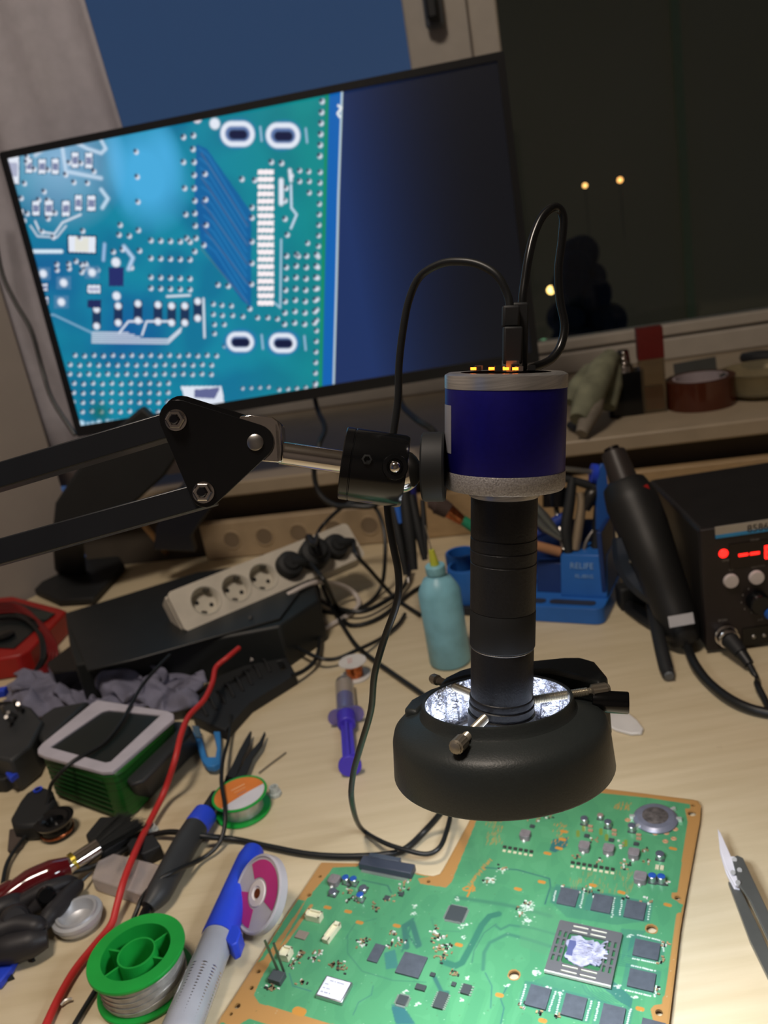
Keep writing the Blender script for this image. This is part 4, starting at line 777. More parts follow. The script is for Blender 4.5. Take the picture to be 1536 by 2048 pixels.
# --- solder spools
def spool(px, py, R, r_core, hgt, lab, name='solder_spool'):
    c = T(px, py, .002); c.z = .0003; t = thing(name, lab, 'spool', c)
    return c, t
c, t = spool(292, 1963, 0, 0, 0, 'larger bright green spool of shiny solder wire in front, with open hub')
R = .0298; hg = .0265
MB().lathe([(.0115, 0), (R, 0), (R+.0004, .0006), (R+.0004, .0018), (R, .0023), (.0115, .0023)], c, UP, 72).build('lower_flange', green_pl, t)
MB().lathe([(.0215, hg-.0026), (R, hg-.0026), (R+.0004, hg-.0020), (R+.0004, hg-.0006), (R, hg), (.0215, hg), (.0210, hg-.003), (.0208, .003), (.0215, .003)], c, UP, 72).build('upper_flange', green_pl, t)
hub = MB().lathe([(.0122, 0), (.0122, hg-.002), (.0118, hg-.0012), (.0108, hg-.0012), (.0105, hg-.002), (.0105, 0)], c, UP, 48).build('hub', green_pl, t)
MB().lathe([(0, .004), (.0105, .004), (.0105, .0055), (0, .0055)], c, UP, 40).build('hub_floor', green_pl, t)
for a in (38, 158, 218, 338):
    d = Vector((math.cos(math.radians(a)), math.sin(math.radians(a)), 0)); MB().frame(c+d*.0166+UP*.004, d, UP.cross(d), UP, .0098, .0013, hg-.0065).build('spoke', green_pl, t)
MB().lathe([(.0209, .003), (.0212, hg-.003)], c, UP, 48).build('hub_wall', green_pl, t)
pr = [(.021, .0024)]; nt_ = 24
for k in range(nt_):
    z_ = .0026+k*(hg-.0056)/nt_; dz = (hg-.0056)/nt_; bulge = .0262
    pr += [(bulge-.0003, z_), (bulge+.00008, z_+dz*.25), (bulge+.0001, z_+dz*.6), (bulge-.0003, z_+dz*.97)]
pr += [(.021, hg-.003)]
so_ = MB().lathe(pr, c, UP, 72).build('solder_wire', solder, t, ang=60)
for k in range(5):
    z_ = .005+k*.004; P = [c+Vector((math.cos(a), math.sin(a), 0))*.0266+UP*(z_+.004*(a+2.4)/2.6+.0004*math.sin(a*5)) for a in np.linspace(-2.6, .2, 14)]
    MB().tube([p if p.z < hg-.004 else Vector((p.x, p.y, hg-.004)) for p in P], .00035, seg=6, sub=2).build('loose_turn', solder, t)
c, t = spool(487, 1617, 0, 0, 0, 'small green solder spool with orange and white round label')
R = .0222; hg = .0170
MB().lathe([(0, 0), (R, 0), (R+.0004, .0008), (R, .0018), (0, .0018)], c, UP, 64).build('lower_flange', green_pl, t)
MB().lathe([(.0165, .0018), (.0155, hg*.5), (.0165, hg-.0018)], c, UP, 64).build('solder_wire', solder, t)
MB().lathe([(0, hg-.0018), (R, hg-.0018), (R+.0004, hg-.0009), (R, hg), (R-.0014, hg), (R-.0016, hg-.0005), (0, hg-.0005)], c, UP, 64).build('upper_flange', green_pl, t)
ls = MB().lathe([(0, hg-.0003), (R-.0018, hg-.0003), (R-.0018, hg-.0004)], c, UP, 64).build('round_label', pm('label_orange', (222, 128, 52), .45), t)
th0 = math.radians(8); arcp = []
for k in range(25): a = math.radians(-128+k*148/24); arcp.append(c+Vector((math.cos(a), math.sin(a), 0))*(R-.0019)+UP*(hg-.00025))
e0, e1 = arcp[-1], arcp[0]; md = (e0+e1)/2+(Vector((-.4, .8, 0)).normalized())*.0022
for k in range(1, 10): t_ = k/10; q_ = e0*(1-t_)**2+md*2*t_*(1-t_)+e1*t_*t_; arcp.append(Vector((q_.x, q_.y, hg-.00025+c.z*0)))
for p in arcp: p.z = c.z+hg-.00028
MB().prism(arcp, (0, 0, .0001)).build('label_white_part', pm('label_white', (214, 214, 222), .45), ls)
for k, (a, b_, w_) in enumerate(((-.010, .004, .0014), (-.008, .006, .0008), (-.004, .007, .0008))): MB().frame(c+Vector((-.002+k*.002, .008-k*.004, hg-.0002)), Vector((.86, .5, 0)), Vector((-.5, .86, 0)), UP, .012-k*.002, w_*.6, .0001).build('label_line', pm('label_pale_line', (238, 196, 150), .5) if k < 2 else gy, ls)
# --- copper wire spool and syringe
c = T(711, 1353, .0); c.z = .0003; t = thing('copper_wire_spool', 'small white spool of fine copper wire with red print', 'spool', c)
Rr = .0142; hg = hz(c, 1322); hg = min(max(hg, .012), .022)
MB().lathe([(0, 0), (Rr*1.12, 0), (Rr*1.12, .0014), (0, .0014)], c, UP, 48).build('lower_flange', white_pl, t); MB().lathe([(.0088, .0014), (.0088, hg-.0014)], c, UP, 40).build('copper_winding', copper, t)
uf = MB().lathe([(0, hg-.0014), (Rr, hg-.0014), (Rr+.0004, hg-.0008), (Rr, hg), (0, hg)], c, UP, 48).build('upper_flange', white_pl, t)
rt = pm('red_print', (196, 60, 56), .5)
for k in range(3): text('red_lettering', ('WU', 'FLY', 'LINE')[k] if False else ('wire', '0.1', 'mm')[k] if False else '•'*3, .005, c+Vector((-.005, .003-k*.004, hg+.0001)), (1, .1, 0), (0, 1, 0), rt, uf)
t = thing('syringe', 'clear flux syringe with violet plunger lying on the desk', 'syringe', T(697, 1440))
A = T(688, 1362, .010); Bq = T(692, 1430, .010); Cq = T(700, 1532, .010); u = (Cq-A).normalized(); sd = Vector((-u.y, u.x, 0))
sv = (Bq-A).length
MB().lathe([(0, 0), (.0035, 0), (.0088, .004), (.0092, .006), (.0092, sv), (.0086, sv), (.0086, .007), (0, .005)], A, u, 36).build('barrel', clear, t)
MB().cyl(A+u*.008, A+u*(sv*.52), .0075, seg=28).build('flux_paste', pm('flux_cream', (205, 186, 150), .4), t); MB().cyl(A+u*(sv*.52), A+u*(sv-.002), .0084, seg=28).build('stopper', pm('stopper_blue', (48, 52, 170), .4), t)
MB().prism([Bq+sd*x+u*0+Vector((0, 0, 1))*y for x, y in rr(0, 0, .034, .0165, .0082)], u*.0018).build('finger_flange', pm('flange_clear', (150, 140, 215), .2, trans=.6, ior=1.3), t)
MB().cyl(Bq+u*.001, Bq+u*.018, .0088, .0082, 28, .001).build('adapter', purple, t)
ln = (Cq-Bq).length
MB().frame(Bq+u*.012, sd, UP, u, .0110, .003, ln-.014).build('plunger_rod', purple, t, bev=.0004); MB().frame(Bq+u*.012, sd, UP, u, .003, .0110, ln-.014).build('plunger_rib', purple, t, bev=.0004)
MB().cyl(Cq-u*.003, Cq+u*.0012, .0098, seg=32, bev=.0005).build('thumb_disc', purple, t)
# --- sky blue bottle with needle
c = T(901, 1322, 0); c.z = .0003; sh = hz(c, 1172); nk = hz(c, 1152); tp = hz(c, 1130)
t = thing('needle_bottle', 'sky blue plastic bottle with yellow needle tip standing behind the lens', 'bottle', c); sky = pm('sky_blue_plastic', (136, 196, 216), .38, var=.08, scale=60)
rb = .0213
MB().lathe([(0, 0), (rb-.002, 0), (rb, .002), (rb, sh-.006), (rb-.002, sh-.001), (rb-.007, nk-.003), (.0095, nk), (.0090, nk+.001), (.0090, tp-.006)], c, UP, 56).build('bottle_body', sky, t, ang=50)
MB().lathe([(.0098, tp-.0085), (.0100, tp-.008), (.0100, tp-.001), (.0092, tp), (0, tp)], c, UP, 40).build('cap', sky, t)
h2 = hz(c, 1100); MB().cyl(c+UP*tp, c+UP*h2-WU*.001, .0046, .0028, 20).build('needle_hub', pm('hub_yellow', (196, 200, 70), .35), t); MB().cyl(c+UP*h2-WU*.001, c+UP*hz(c, 1050)-WU*.003, .0007, .0005, 8).build('needle', steel, t)
# --- white oval lid behind the dimmer knob
t = thing('oval_lid', 'white oval plastic disc on the desk behind the dimmer knob', 'lid', T(1235, 1435))
flatshape('lid_plate', [(1185, 1425), (1195, 1410), (1220, 1408), (1250, 1420), (1275, 1440), (1287, 1456), (1283, 1465), (1262, 1466), (1232, 1458), (1205, 1445)], .003, .0027, white_pl, t, bev=.0008)
# --- precision tweezers at the right
t = thing('ceramic_tweezers', 'grey metal tweezers with white ceramic tips right of the green board', 'tweezers', T(1490, 1790))
twg = pm('tweezer_metal', (120, 122, 118), .38, .6)
flatshape('lower_arm', [(1456, 1762), (1478, 1770), (1522, 1862), (1560, 1950), (1580, 2010), (1564, 2010), (1500, 1880)], .004, .003, twg, t, bev=.0005)
flatshape('upper_arm', [(1464, 1716), (1474, 1710), (1486, 1715), (1512, 1770), (1545, 1840), (1610, 1960), (1600, 2010), (1560, 1930), (1500, 1800), (1478, 1770)], .011, .0018, twg, t, bev=.0005)
flatshape('ceramic_tip', [(1435, 1656), (1441, 1664), (1462, 1712), (1474, 1712), (1480, 1752), (1483, 1768), (1470, 1770), (1452, 1735), (1440, 1700)], .0095, .002, pm('ceramic_white', (226, 224, 232), .35), t, bev=.0005)
flatshape('ceramic_tip', [(1437, 1672), (1445, 1700), (1476, 1764), (1480, 1778), (1468, 1776), (1452, 1745), (1440, 1705)], .005, .002, MATS['ceramic_white'], t, bev=.0004)
for x, y in ((1469, 1719), (1479, 1740), (1466, 1745), (1476, 1765)): MB().cyl(T(x, y, .0108), T(x, y, .0118), .0015, seg=12).build('screw', steel, t)
# --- solder sucker pen (grey clear body, blue slider)
t = thing('solder_sucker', 'solder sucker with blue trigger end and clear grey barrel', 'tool', T(440, 1900))
A = T(508, 1700, .014); Bq = T(440, 1868, .014); Cq = T(352, 2085, .014); u = (Cq-A).normalized(); sd = Vector((-u.y, u.x, 0))
MB().cyl(Bq-u*.004, Cq, .0105, .0115, 32).build('barrel', pm('smoky_tube', (158, 160, 168), .22, coat=.6), t)
bl = MB().lathe([(0, 0), (.0060, 0), (.0078, .0015), (.0095, .01), (.0110, (Bq-A).length-.006), (.0112, (Bq-A).length+.003), (.0100, (Bq-A).length+.003)], A, u, 32).build('blue_sleeve', blue2, t)
MB().prism(pp([(432, 1845), (478, 1850), (482, 1862), (474, 1885), (462, 1892), (452, 1880), (430, 1872)], .020), (0, 0, -.012)).build('trigger_guard', blue2, t, bev=.001)
b = MB()
for k in range(26): p = Bq+u*(.030+k*.0021); b.tube([p+sd*.0110*math.cos(a)+UP*.0110*math.sin(a)+u*.0021*a/6.28 for a in np.linspace(0, 2*math.pi, 11)], .0004, seg=5, sub=1)
b.build('spring', chrome, t, kind=None)
MB().cyl(T(524, 1735, .009), T(512, 1762, .009), .008, .0085, 20, .001).build('nozzle_cap', darkgrey, t); MB().ball(T(476, 1872, .012), .0035).build('button', chrome, t)
# --- desoldering braid disc leaning on the pen
dc0 = T(519, 1795, .016); ax = Vector((.30, -.32, 1)).normalized()
ax = (camvec(-.70, -.42, -.58)).normalized()
t = thing('desoldering_wick', 'clear round desoldering braid case with magenta label beside the blue sucker', 'spool', Vector((dc0.x, dc0.y, 0)))
xx = ax.cross(UP).normalized(); yy = ax.cross(xx)
Rw = .0245
dc0.z = .0225
dc0 = CP(521, 1788, proj(T(545, 1850, 0))[2]-.006)
MB().lathe([(0, -.0035), (Rw-.001, -.0035), (Rw, -.0025), (Rw, .0025), (Rw-.001, .0035), (Rw-.0018, .0035), (Rw-.0022, .0025), (0, .0025)], dc0, ax, 56).build('case', pm('case_frosted', (205, 200, 205), .25, trans=.3, ior=1.2), t)
WA = 180
mg = pm('magenta_label', (186, 52, 122), .45)
def ringsec(a0, a1, r0, r1, h, mat, nm):
    P = []
    for k in range(19): a = math.radians(a0+(a1-a0)*k/18); P.append(dc0+xx*r1*math.cos(a)+yy*r1*math.sin(a)+ax*h)
    for k in range(19): a = math.radians(a1-(a1-a0)*k/18); P.append(dc0+xx*r0*math.cos(a)+yy*r0*math.sin(a)+ax*h)
    return MB().prism(P, ax*.0002).build(nm, mat, t)
ringsec(WA, WA+150, .0098, .0208, .0027, mg, 'label_segment'); ringsec(WA+205, WA+290, .0098, .0208, .0027, mg, 'label_segment')
MB().lathe([(.0085, .0026), (.0080, .0034), (.0045, .0036), (.0038, .0028), (0, .0026)], dc0, ax, 36).build('hub', pm('hub_frosted', (215, 205, 200), .3), t); MB().lathe([(0, .0029), (.0030, .0029)], dc0, ax, 20).build('braid_core', copper, t)
# --- small caps
def nub(px, py, r, h_, mat, nm, lab, cat='stopper'):
    c_ = T(px, py, 0); c_.z = .0003; t_ = thing(nm, lab, cat, c_); MB().lathe([(0, 0), (r, 0), (r, h_*.35), (r*.8, h_*.4), (r*.72, h_), (r*.5, h_), (r*.45, h_*.5), (0, h_*.5)], c_, UP, 8).build('cap_shell', mat, t_, ang=25); return t_
nub(548, 1838, .0068, .010, ivory, 'plastic_stopper', 'ivory plastic cap between the magenta braid case and the board'); nub(551, 1590, .0055, .008, pm('milky_cap', (205, 210, 205), .35, trans=.2), 'plastic_stopper', 'milky translucent cap right of the orange labelled spool'); nub(304, 1665, .006, .006, MATS['milky_cap'], 'plastic_stopper', 'white translucent cap beside the red cable crossing')
nub(583, 1362, .006, .006, white_pl, 'plastic_stopper', 'small white cap at the right end of the black organiser')
# --- soldering iron handle with blue collar
t = thing('soldering_iron', 'dark grey soldering iron handle with blue collar under the crossing cables', 'tool', T(350, 1730))
A = T(427, 1605, .011); Bq = T(400, 1640, .011); Cq = T(305, 1800, .011); Dq = T(272, 1858, .008)
MB().cyl(T(432, 1590, .01), T(412, 1626, .011), .0045, .0055, 20).build('cord_sleeve', black_soft, t); MB().lathe([(0, 0), (.0075, .0005), (.0098, .003), (.0100, .016), (.0092, .018)], T(414, 1624, .011), T(385, 1664, .011)-T(414, 1624, .011), 32).build('blue_collar', blue2, t)
P = [T(391, 1656, .011), T(370, 1690, .011), T(345, 1735, .011), T(318, 1785, .011), T(296, 1815, .010)]; MB().tube(P, .01, seg=24, rad=[.0098, .0100, .0096, .0092, .0055]).build('grip', darkgrey, t); MB().cyl(P[-1], Dq, .0036, .0028, 16).build('barrel_tip', black_gloss, t)
# --- plastic tweezers, pins, blue clip
t = thing('plastic_tweezers', 'matt black plastic tweezers behind the small green spool', 'tweezers', T(490, 1510))
flatshape('left_arm', [(452, 1552), (464, 1530), (478, 1500), (490, 1478), (500, 1462), (503, 1462), (500, 1485), (486, 1515), (475, 1545), (470, 1556)], .008, .002, black_soft, t, bev=.0004)
flatshape('right_arm', [(470, 1556), (488, 1522), (503, 1500), (518, 1483), (529, 1462), (531, 1466), (524, 1490), (506, 1515), (494, 1545), (486, 1552)], .008, .002, black_soft, t, bev=.0004)
flatshape('joined_end', [(440, 1585), (452, 1550), (486, 1550), (468, 1590)], .006, .004, black_soft, t, bev=.0004)
o = MB().tube([T(518, 1546, .0012), T(545, 1525, .0012), T(572, 1505, .0012)], .0007, seg=6).build('loose_wire', steel, label='short thin steel wire behind the small green spool', cat='wire')
t = thing('blue_clip', 'bright blue U-shaped spring clip in front of the black organiser', 'clip', T(415, 1500))
azb = pm('azure_plastic', (54, 128, 196), .4)
flatshape('loop', [(383, 1450), (398, 1452), (410, 1500), (414, 1513), (430, 1513), (433, 1495), (426, 1462), (440, 1462), (442, 1500), (440, 1525), (428, 1533), (414, 1532), (404, 1522), (390, 1480)], .010, .006, azb, t, bev=.0012)
flatshape('metal_jaw', [(383, 1450), (397, 1452), (402, 1474), (392, 1474)], .012, .002, steel, t, bev=.0003)
# --- silver dish
c = T(161, 1848, 0); c.z = .0003; t = thing('metal_dish', 'small round aluminium dish beside the red cable', 'dish', c)
sx = .0162; MB().lathe([(0, .002), (sx*.38, .002), (sx*.58, .0040), (sx*.72, .0105), (sx*.76, .0112), (sx*.86, .0112), (sx*.90, .0098), (sx*1.05, .0092), (sx*1.08, .0070), (sx*.98, .0060), (sx, .0045), (sx*.92, .001), (sx*.8, 0), (0, 0)], c, UP, 64).build('dish_bowl', pm('dish_aluminium', (196, 198, 202), .42, .5), t, ang=32)
# --- clear plastic parts box, black cube
t = thing('parts_box', 'small clear plastic box with bits inside between the cables', 'box', T(250, 1755))
flatshape('box_shell', [(195, 1722), (228, 1706), (325, 1730), (316, 1772), (292, 1792), (182, 1756)], .012, .0116, pm('clear_box', (218, 210, 210), .2, trans=.55, ior=1.15, alpha=.75), t, bev=.001)
for x, y in ((240, 1740), (262, 1752), (280, 1760), (285, 1745), (250, 1728)): MB().box(T(x, y, .004), .006, .002, .001, x).build('small_bit', grey_pl, t)
t = thing('rubber_block', 'small black block with a chamfered corner where the cables cross', 'block', T(283, 1705)); flatshape('block_body', [(252, 1690), (264, 1676), (306, 1668), (322, 1690), (286, 1708), (262, 1702)], .012, .0117, black_soft, t, bev=.001)
# --- brush with red handle
t = thing('red_handled_brush', 'black bristled brush with chrome ferrule and dark red lacquered handle', 'brush', T(130, 1730))
MB().tube([T(-30, 1822, .012), T(10, 1800, .013), T(60, 1768, .014), T(105, 1748, .014), T(138, 1733, .013)], .01, seg=20, rad=[.0065, .0085, .0105, .0105, .0075]).build('handle', wine, t)
MB().cyl(T(134, 1735, .013), T(197, 1695, .013), .0065, .0072, 24).build('ferrule', chrome, t); MB().cyl(T(142, 1728, .013), T(150, 1723, .013), .0076, .0078, 24).build('brass_band', pm('brass', (190, 170, 70), .3, 1), t)
b = MB(); A = T(192, 1699, .013); Bq = T(250, 1655, .012); u = (Bq-A).normalized(); sd = Vector((-u.y, u.x, 0))
for k in range(420):
    x, y = rng.uniform(-1, 1), rng.uniform(-1, 1); l = .033+.006*rng.random()
    P = A+sd*x*.0068+UP*y*.004; Q = A+u*l+sd*(x*.017+rng.normal()*.0008)+UP*(y*.006); m_ = (P+Q)/2+sd*x*.0015
    w_ = sd*.0004; n_ = len(b.v); b.v += [P-w_, P+w_, m_+w_, m_-w_, Q+w_*.5, Q-w_*.5]; b.f += [(n_, n_+1, n_+2, n_+3), (n_+3, n_+2, n_+4, n_+5)]
b.build('bristles', pm('bristle_black', (30, 32, 32), .7), t, kind='stuff', smooth=False)
flatshape('bristle_core', [(186, 1700), (170, 1668), (200, 1632), (235, 1632), (258, 1652), (252, 1676), (205, 1704)], .013, .009, black_soft, t, bev=.002)
t = thing('red_screwdriver', 'glossy dark red tool handle at the left edge below the brush', 'tool', T(20, 1790)); MB().tube([T(-60, 1838, .012), T(-10, 1806, .013), T(25, 1786, .013), T(52, 1772, .012)], .01, seg=20, rad=[.008, .010, .0098, .006]).build('handle', wine, t); MB().cyl(T(48, 1775, .012), T(78, 1757, .012), .0035, seg=12).build('shaft', steel, t)
# --- black round cap with copper ring
c = T(118, 1668, 0); c.z = .0003; t = thing('rubber_cup', 'black round rubber cup with a copper glint near the brush', 'cup', c)
hh = hz(c, 1640); hh = min(max(hh, .015), .03); MB().lathe([(0, 0), (.0125, 0), (.0130, .003), (.0115, hh*.6), (.0150, hh*.85), (.0160, hh), (.0135, hh+.0005), (.0075, hh-.002), (.006, hh-.006), (0, hh-.007)], c, UP, 40).build('cup_body', black_gloss, t); MB().lathe([(.0134, .0035), (.0136, .0045), (.0130, .0055)], c, UP, 40).build('copper_ring', copper, t)
# --- black tool handles pile, screwdriver
def handle(nm, lab, cat, P, rad, mat, part='handle', extra=None):
    t_ = thing(nm, lab, cat, Vector((P[0].x, P[0].y, 0))); MB().tube(P, .01, seg=18, rad=rad).build(part, mat, t_)
    return t_
bhm = pm('handle_black', (38, 37, 40), .5)
t = handle('screwdriver', 'small screwdriver with ribbed black handle and thin silver blade', 'screwdriver', [T(82, 1858, .012), T(100, 1832, .012), T(128, 1800, .012), T(152, 1775, .011), T(160, 1767, .010)], [.004, .0068, .0066, .0055, .0035], bhm); MB().cyl(T(158, 1769, .010), T(184, 1745, .006), .0012, seg=8).build('blade', steel, t)
t = handle('pliers', 'black handled pliers lying between the red handle and the screwdriver', 'pliers', [T(10, 1822, .012), T(50, 1802, .014), T(95, 1780, .016), T(135, 1764, .014), T(154, 1762, .011)], [.0045, .0060, .0066, .0050, .0022], bhm, 'grip')
MB().tube([T(62, 1822, .010), T(90, 1804, .012), T(120, 1796, .010), T(134, 1798, .008)], .006, seg=16, rad=[.004, .0075, .006, .003]).build('grip', bhm, t); MB().cyl(T(92, 1792, .017), T(92, 1792, .022), .0068, .0058, 24, .0012).build('pivot', black_gloss, t)
t = handle('nippers', 'black nippers with rounded handle ends stacked below the pliers', 'pliers', [T(-30, 1905, .012), T(20, 1897, .013), T(65, 1885, .013), T(95, 1876, .012)], [.008, .0098, .0095, .0060], bhm, 'grip')
MB().tube([T(-30, 1870, .020), T(0, 1862, .02), T(35, 1852, .02), T(75, 1856, .018), T(88, 1862, .016)], .008, seg=18, rad=[.008, .0085, .008, .0075, .004]).build('grip', bhm, t); MB().cyl(T(30, 1840, .016), T(30, 1840, .026), .0105, .009, 28, .002).build('pivot', bhm, t)
MB().tube([T(-30, 1835, .014), T(0, 1822, .015), T(30, 1808, .014), T(48, 1800, .012)], .008, seg=16, rad=[.008, .009, .008, .005]).build('jaw', bhm, t)
t = thing('blue_sheet', 'bright blue plastic piece at the bottom left edge', 'clip', T(10, 1940)); flatshape('blue_plate', [(-30, 1912), (34, 1912), (22, 1935), (-2, 1966), (-30, 1968)], .006, .0055, blue2, t, bev=.001)
for i, (pts_, lab) in enumerate((([(54, 1905), (60, 1902), (70, 1918), (64, 1921)], 'tiny black plastic scrap below the black handles'), ([(6, 1955), (24, 1948), (28, 1954), (12, 1960)], 'tiny dark scrap beside the blue plastic piece'))):
    flatshape('plastic_scrap', pts_, .002, .0017, black_soft, None, label=lab, cat='scrap')
o = MB().tube([T(122, 2010, .002), T(132, 2000, .003), T(144, 1998, .002)], .001, seg=6).build('wire_clipping', solder, label='small solder clipping beside the red cable at the bottom', cat='scrap')
# --- red cable, black thin cables at the left
t = MB().tube([T(478, 1296, .045), T(455, 1315, .045), T(432, 1335, .04), T(425, 1365, .04), T(408, 1400, .042), T(378, 1432, .044), T(362, 1470, .044), T(350, 1520, .036), T(328, 1585, .014), T(296, 1650, .009), T(270, 1705, .017), T(248, 1760, .017), T(234, 1810, .01), T(222, 1850, .005), T(190, 1890, .004), T(150, 1940, .004), T(118, 1995, .004), T(92, 2050, .004), T(60, 2120, .004)], .0026, seg=12).build('test_lead', pm('red_silicone', (196, 48, 46), .45), label='long soft red cable running down the left of the desk', cat='cable')
MB().tube([T(462, 1430, .014), T(458, 1475, .008), T(446, 1520, .016), T(443, 1565, .022), T(450, 1615, .02), T(448, 1660, .012), T(432, 1695, .006), T(396, 1722, .005), T(350, 1742, .018), T(312, 1765, .018), T(285, 1795, .012), T(268, 1835, .006), T(245, 1880, .003), T(200, 1965, .003), T(150, 2048, .003), T(125, 2100, .003)], .0017, seg=12).build('probe_cable', rubber, label='thin black cable draped over the small green spool', cat='cable')
MB().tube([T(340, 1310, .055), T(318, 1332, .055), T(285, 1370, .052), T(262, 1410, .05), T(240, 1448, .049), T(215, 1480, .0478), T(190, 1498, .0478), T(150, 1520, .049), T(122, 1545, .044), T(102, 1570, .030), T(96, 1600, .018), T(78, 1640, .008), T(45, 1680, .005), T(15, 1725, .005), T(2, 1780, .005), T(-20, 1830, .004)], .0017, seg=12).build('device_cable', rubber, label='thin black cable crossing the white framed green device', cat='cable')
t = thing('inline_connector', 'chunky black cable connector with a blue ring left of the green device', 'connector', T(70, 1610))
flatshape('connector_shell', [(20, 1636), (40, 1600), (52, 1585), (78, 1570), (104, 1578), (112, 1600), (92, 1628), (72, 1650), (44, 1652), (24, 1650)], .016, .0157, black_soft, t, bev=.003)
c = T(76, 1580, .0165); MB().lathe([(.0025, 0), (.0040, 0), (.0040, .001), (.0025, .001)], c, UP, 20).build('blue_ring', blue2, t); flatshape('soft_flap', [(14, 1700), (18, 1658), (44, 1652), (56, 1655), (44, 1690), (30, 1700)], .004, .003, pm('brown_flap', (78, 68, 62), .7), t, bev=.001)
# --- green device with white frame
ZD = .046
t = thing('green_display_device', 'green box shaped device with white framed black top at the left', 'device', T(190, 1530))
fr_o = [(76, 1500), (84, 1490), (185, 1408), (196, 1402), (335, 1424), (348, 1430), (348, 1440), (240, 1534), (225, 1545), (205, 1546), (88, 1514), (76, 1508)]
fr_i = [(100, 1496), (205, 1424), (218, 1421), (322, 1432), (222, 1525), (212, 1527)]
body = [(80, 1506), (190, 1410), (345, 1432), (230, 1544), (205, 1547)]
MB().prism([Vector((p.x, p.y, .0003)) for p in pp([(82, 1504), (92, 1490), (196, 1408), (345, 1432), (342, 1444), (246, 1534), (228, 1545), (205, 1546)], ZD)], (0, 0, ZD-.0025)).build('green_body', pm('bottle_green', (26, 92, 30), .42, stretch=(1, 1, 400), scale=3, var=.3), t, bev=.002)
for k in range(7): z_ = .006+k*.0052; A, Bq = T(84, 1508, ZD), T(203, 1547, ZD); A.z = Bq.z = z_; u = (Bq-A).normalized(); MB().frame((A+Bq)/2+Vector((u.y, -u.x, 0))*.0002, u, Vector((-u.y, u.x, 0)), UP, (Bq-A).length*.96, .0012, .0012).build('side_rib', pm('rib_green', (20, 66, 24), .5), t)
MB().prism([p-UP*.0025 for p in pp(fr_o, ZD)], (0, 0, .0038), [[p-UP*.0025 for p in pp(fr_i, ZD)]]).build('white_frame', pm('frame_lilac_white', (188, 184, 196), .45), t, bev=.0008); flatshape('dark_top', [(96, 1498), (205, 1421), (328, 1434), (222, 1530)], ZD-.0006, .001, pm('top_black', (24, 32, 32), .3), t)
def loft(top, zt, bot, par, name, mat, bev=.003):
    n_ = len(top); b_ = MB(); b_.add(pp(bot, .0003)+pp(top, zt), [tuple(range(n_))[::-1], tuple(range(n_, 2*n_))]+[(k, (k+1) % n_, n_+(k+1) % n_, n_+k) for k in range(n_)]); return b_.build(name, mat, par, bev=bev)
loft([(240, 1546), (346, 1440), (364, 1441), (382, 1452), (384, 1466), (288, 1562), (262, 1572)], .034, [(256, 1606), (352, 1512), (376, 1486), (394, 1478), (398, 1500), (304, 1596), (276, 1606)], t, 'side_pod', pm('pod_charcoal', (44, 46, 48), .5))
c = T(88, 1440, .02)
MB().prism([Vector((p.x, p.y, .0003)) for p in pp([(68, 1462), (80, 1432), (110, 1412), (180, 1400), (86, 1486)], .03)], (0, 0, .03)).build('rear_pod', MATS['pod_charcoal'], t, bev=.004)
# --- black box under the socket strip, organiser strip, dark block
t = thing('black_box', 'large flat black box lying under the white socket strip', 'box', T(370, 1270))
ZB = .05
MB().prism([Vector((p.x, p.y, .0003)) for p in pp([(130, 1228), (395, 1146), (560, 1120), (622, 1140), (640, 1200), (560, 1252), (150, 1330), (140, 1300)], ZB)], (0, 0, ZB)).build('box_body', pm('box_black', (28, 31, 31), .5), t, bev=.003)
flatshape('lid_flap', [(130, 1226), (395, 1144), (560, 1120), (625, 1150), (560, 1236), (270, 1318), (175, 1340)], ZB+.003, .0026, pm('flap_black', (30, 32, 33), .42), t, bev=.001)
flatshape('dark_wedge', [(92, 1326), (140, 1290), (170, 1310), (172, 1340), (105, 1345)], .03, .0297, black_gloss, None, label='small black block sticking out left of the big black box', cat='block', bev=.002)
t = thing('comb_organiser', 'black ribbed plastic organiser strip with a slotted right end', 'organiser', T(500, 1390))
flatshape('strip_plate', [(385, 1432), (395, 1385), (440, 1350), (555, 1305), (572, 1312), (592, 1348), (560, 1368), (500, 1405), (450, 1460), (420, 1448)], .012, .0117, black_soft, t, bev=.001, holes=[[(553, 1322), (564, 1320), (573, 1336), (563, 1340)]])
for k in range(8):
    x, y = 415+k*18, 1432-k*12.5; A = T(x, y, .012); Bq = T(x-18, y-26, .012); MB().tube([A, (A+Bq)/2+UP*.006, Bq], .0014, seg=8).build('rib', black_soft, t)
# --- grey cloth (two crumpled ends of one rag)
def cloth(name, px4, z0, amp, n1, n2, seed, mat, lab, par=None):
    A, Bq, Cq, Dq = [T(*p) for p in px4]; v = []; f = []
    for j in range(n2):
        for i in range(n1):
            s, t_ = i/(n1-1), j/(n2-1); P = (A*(1-s)+Bq*s)*(1-t_)+(Dq*(1-s)+Cq*s)*t_
            e = min(s, 1-s, t_, 1-t_); h_ = abs(mn.noise((s*3.4+seed, t_*1.8+s*1.5, seed)))*amp*2.1+abs(mn.noise((s*7+seed, t_*4, 2)))*amp*.5
            P = P+Vector((mn.noise((s*5, t_*5, seed+9))*.02, mn.noise((s*5, t_*5, seed+19))*.015, 0)); P.z = z0+.0006+h_*min(1, e*6+.25); v.append(P)
    for j in range(n2-1):
        for i in range(n1-1): a = j*n1+i; f.append((a, a+1, a+n1+1, a+n1))
    o_ = MB().add(v, f).build(name, mat, par, label=lab, cat='cloth', ang=75); s_ = o_.modifiers.new('thick', 'SOLIDIFY'); s_.thickness = .0012; return o_
gc_ = pm('rag_grey', (118, 118, 138), .9, var=.12, scale=60, bump=.3)
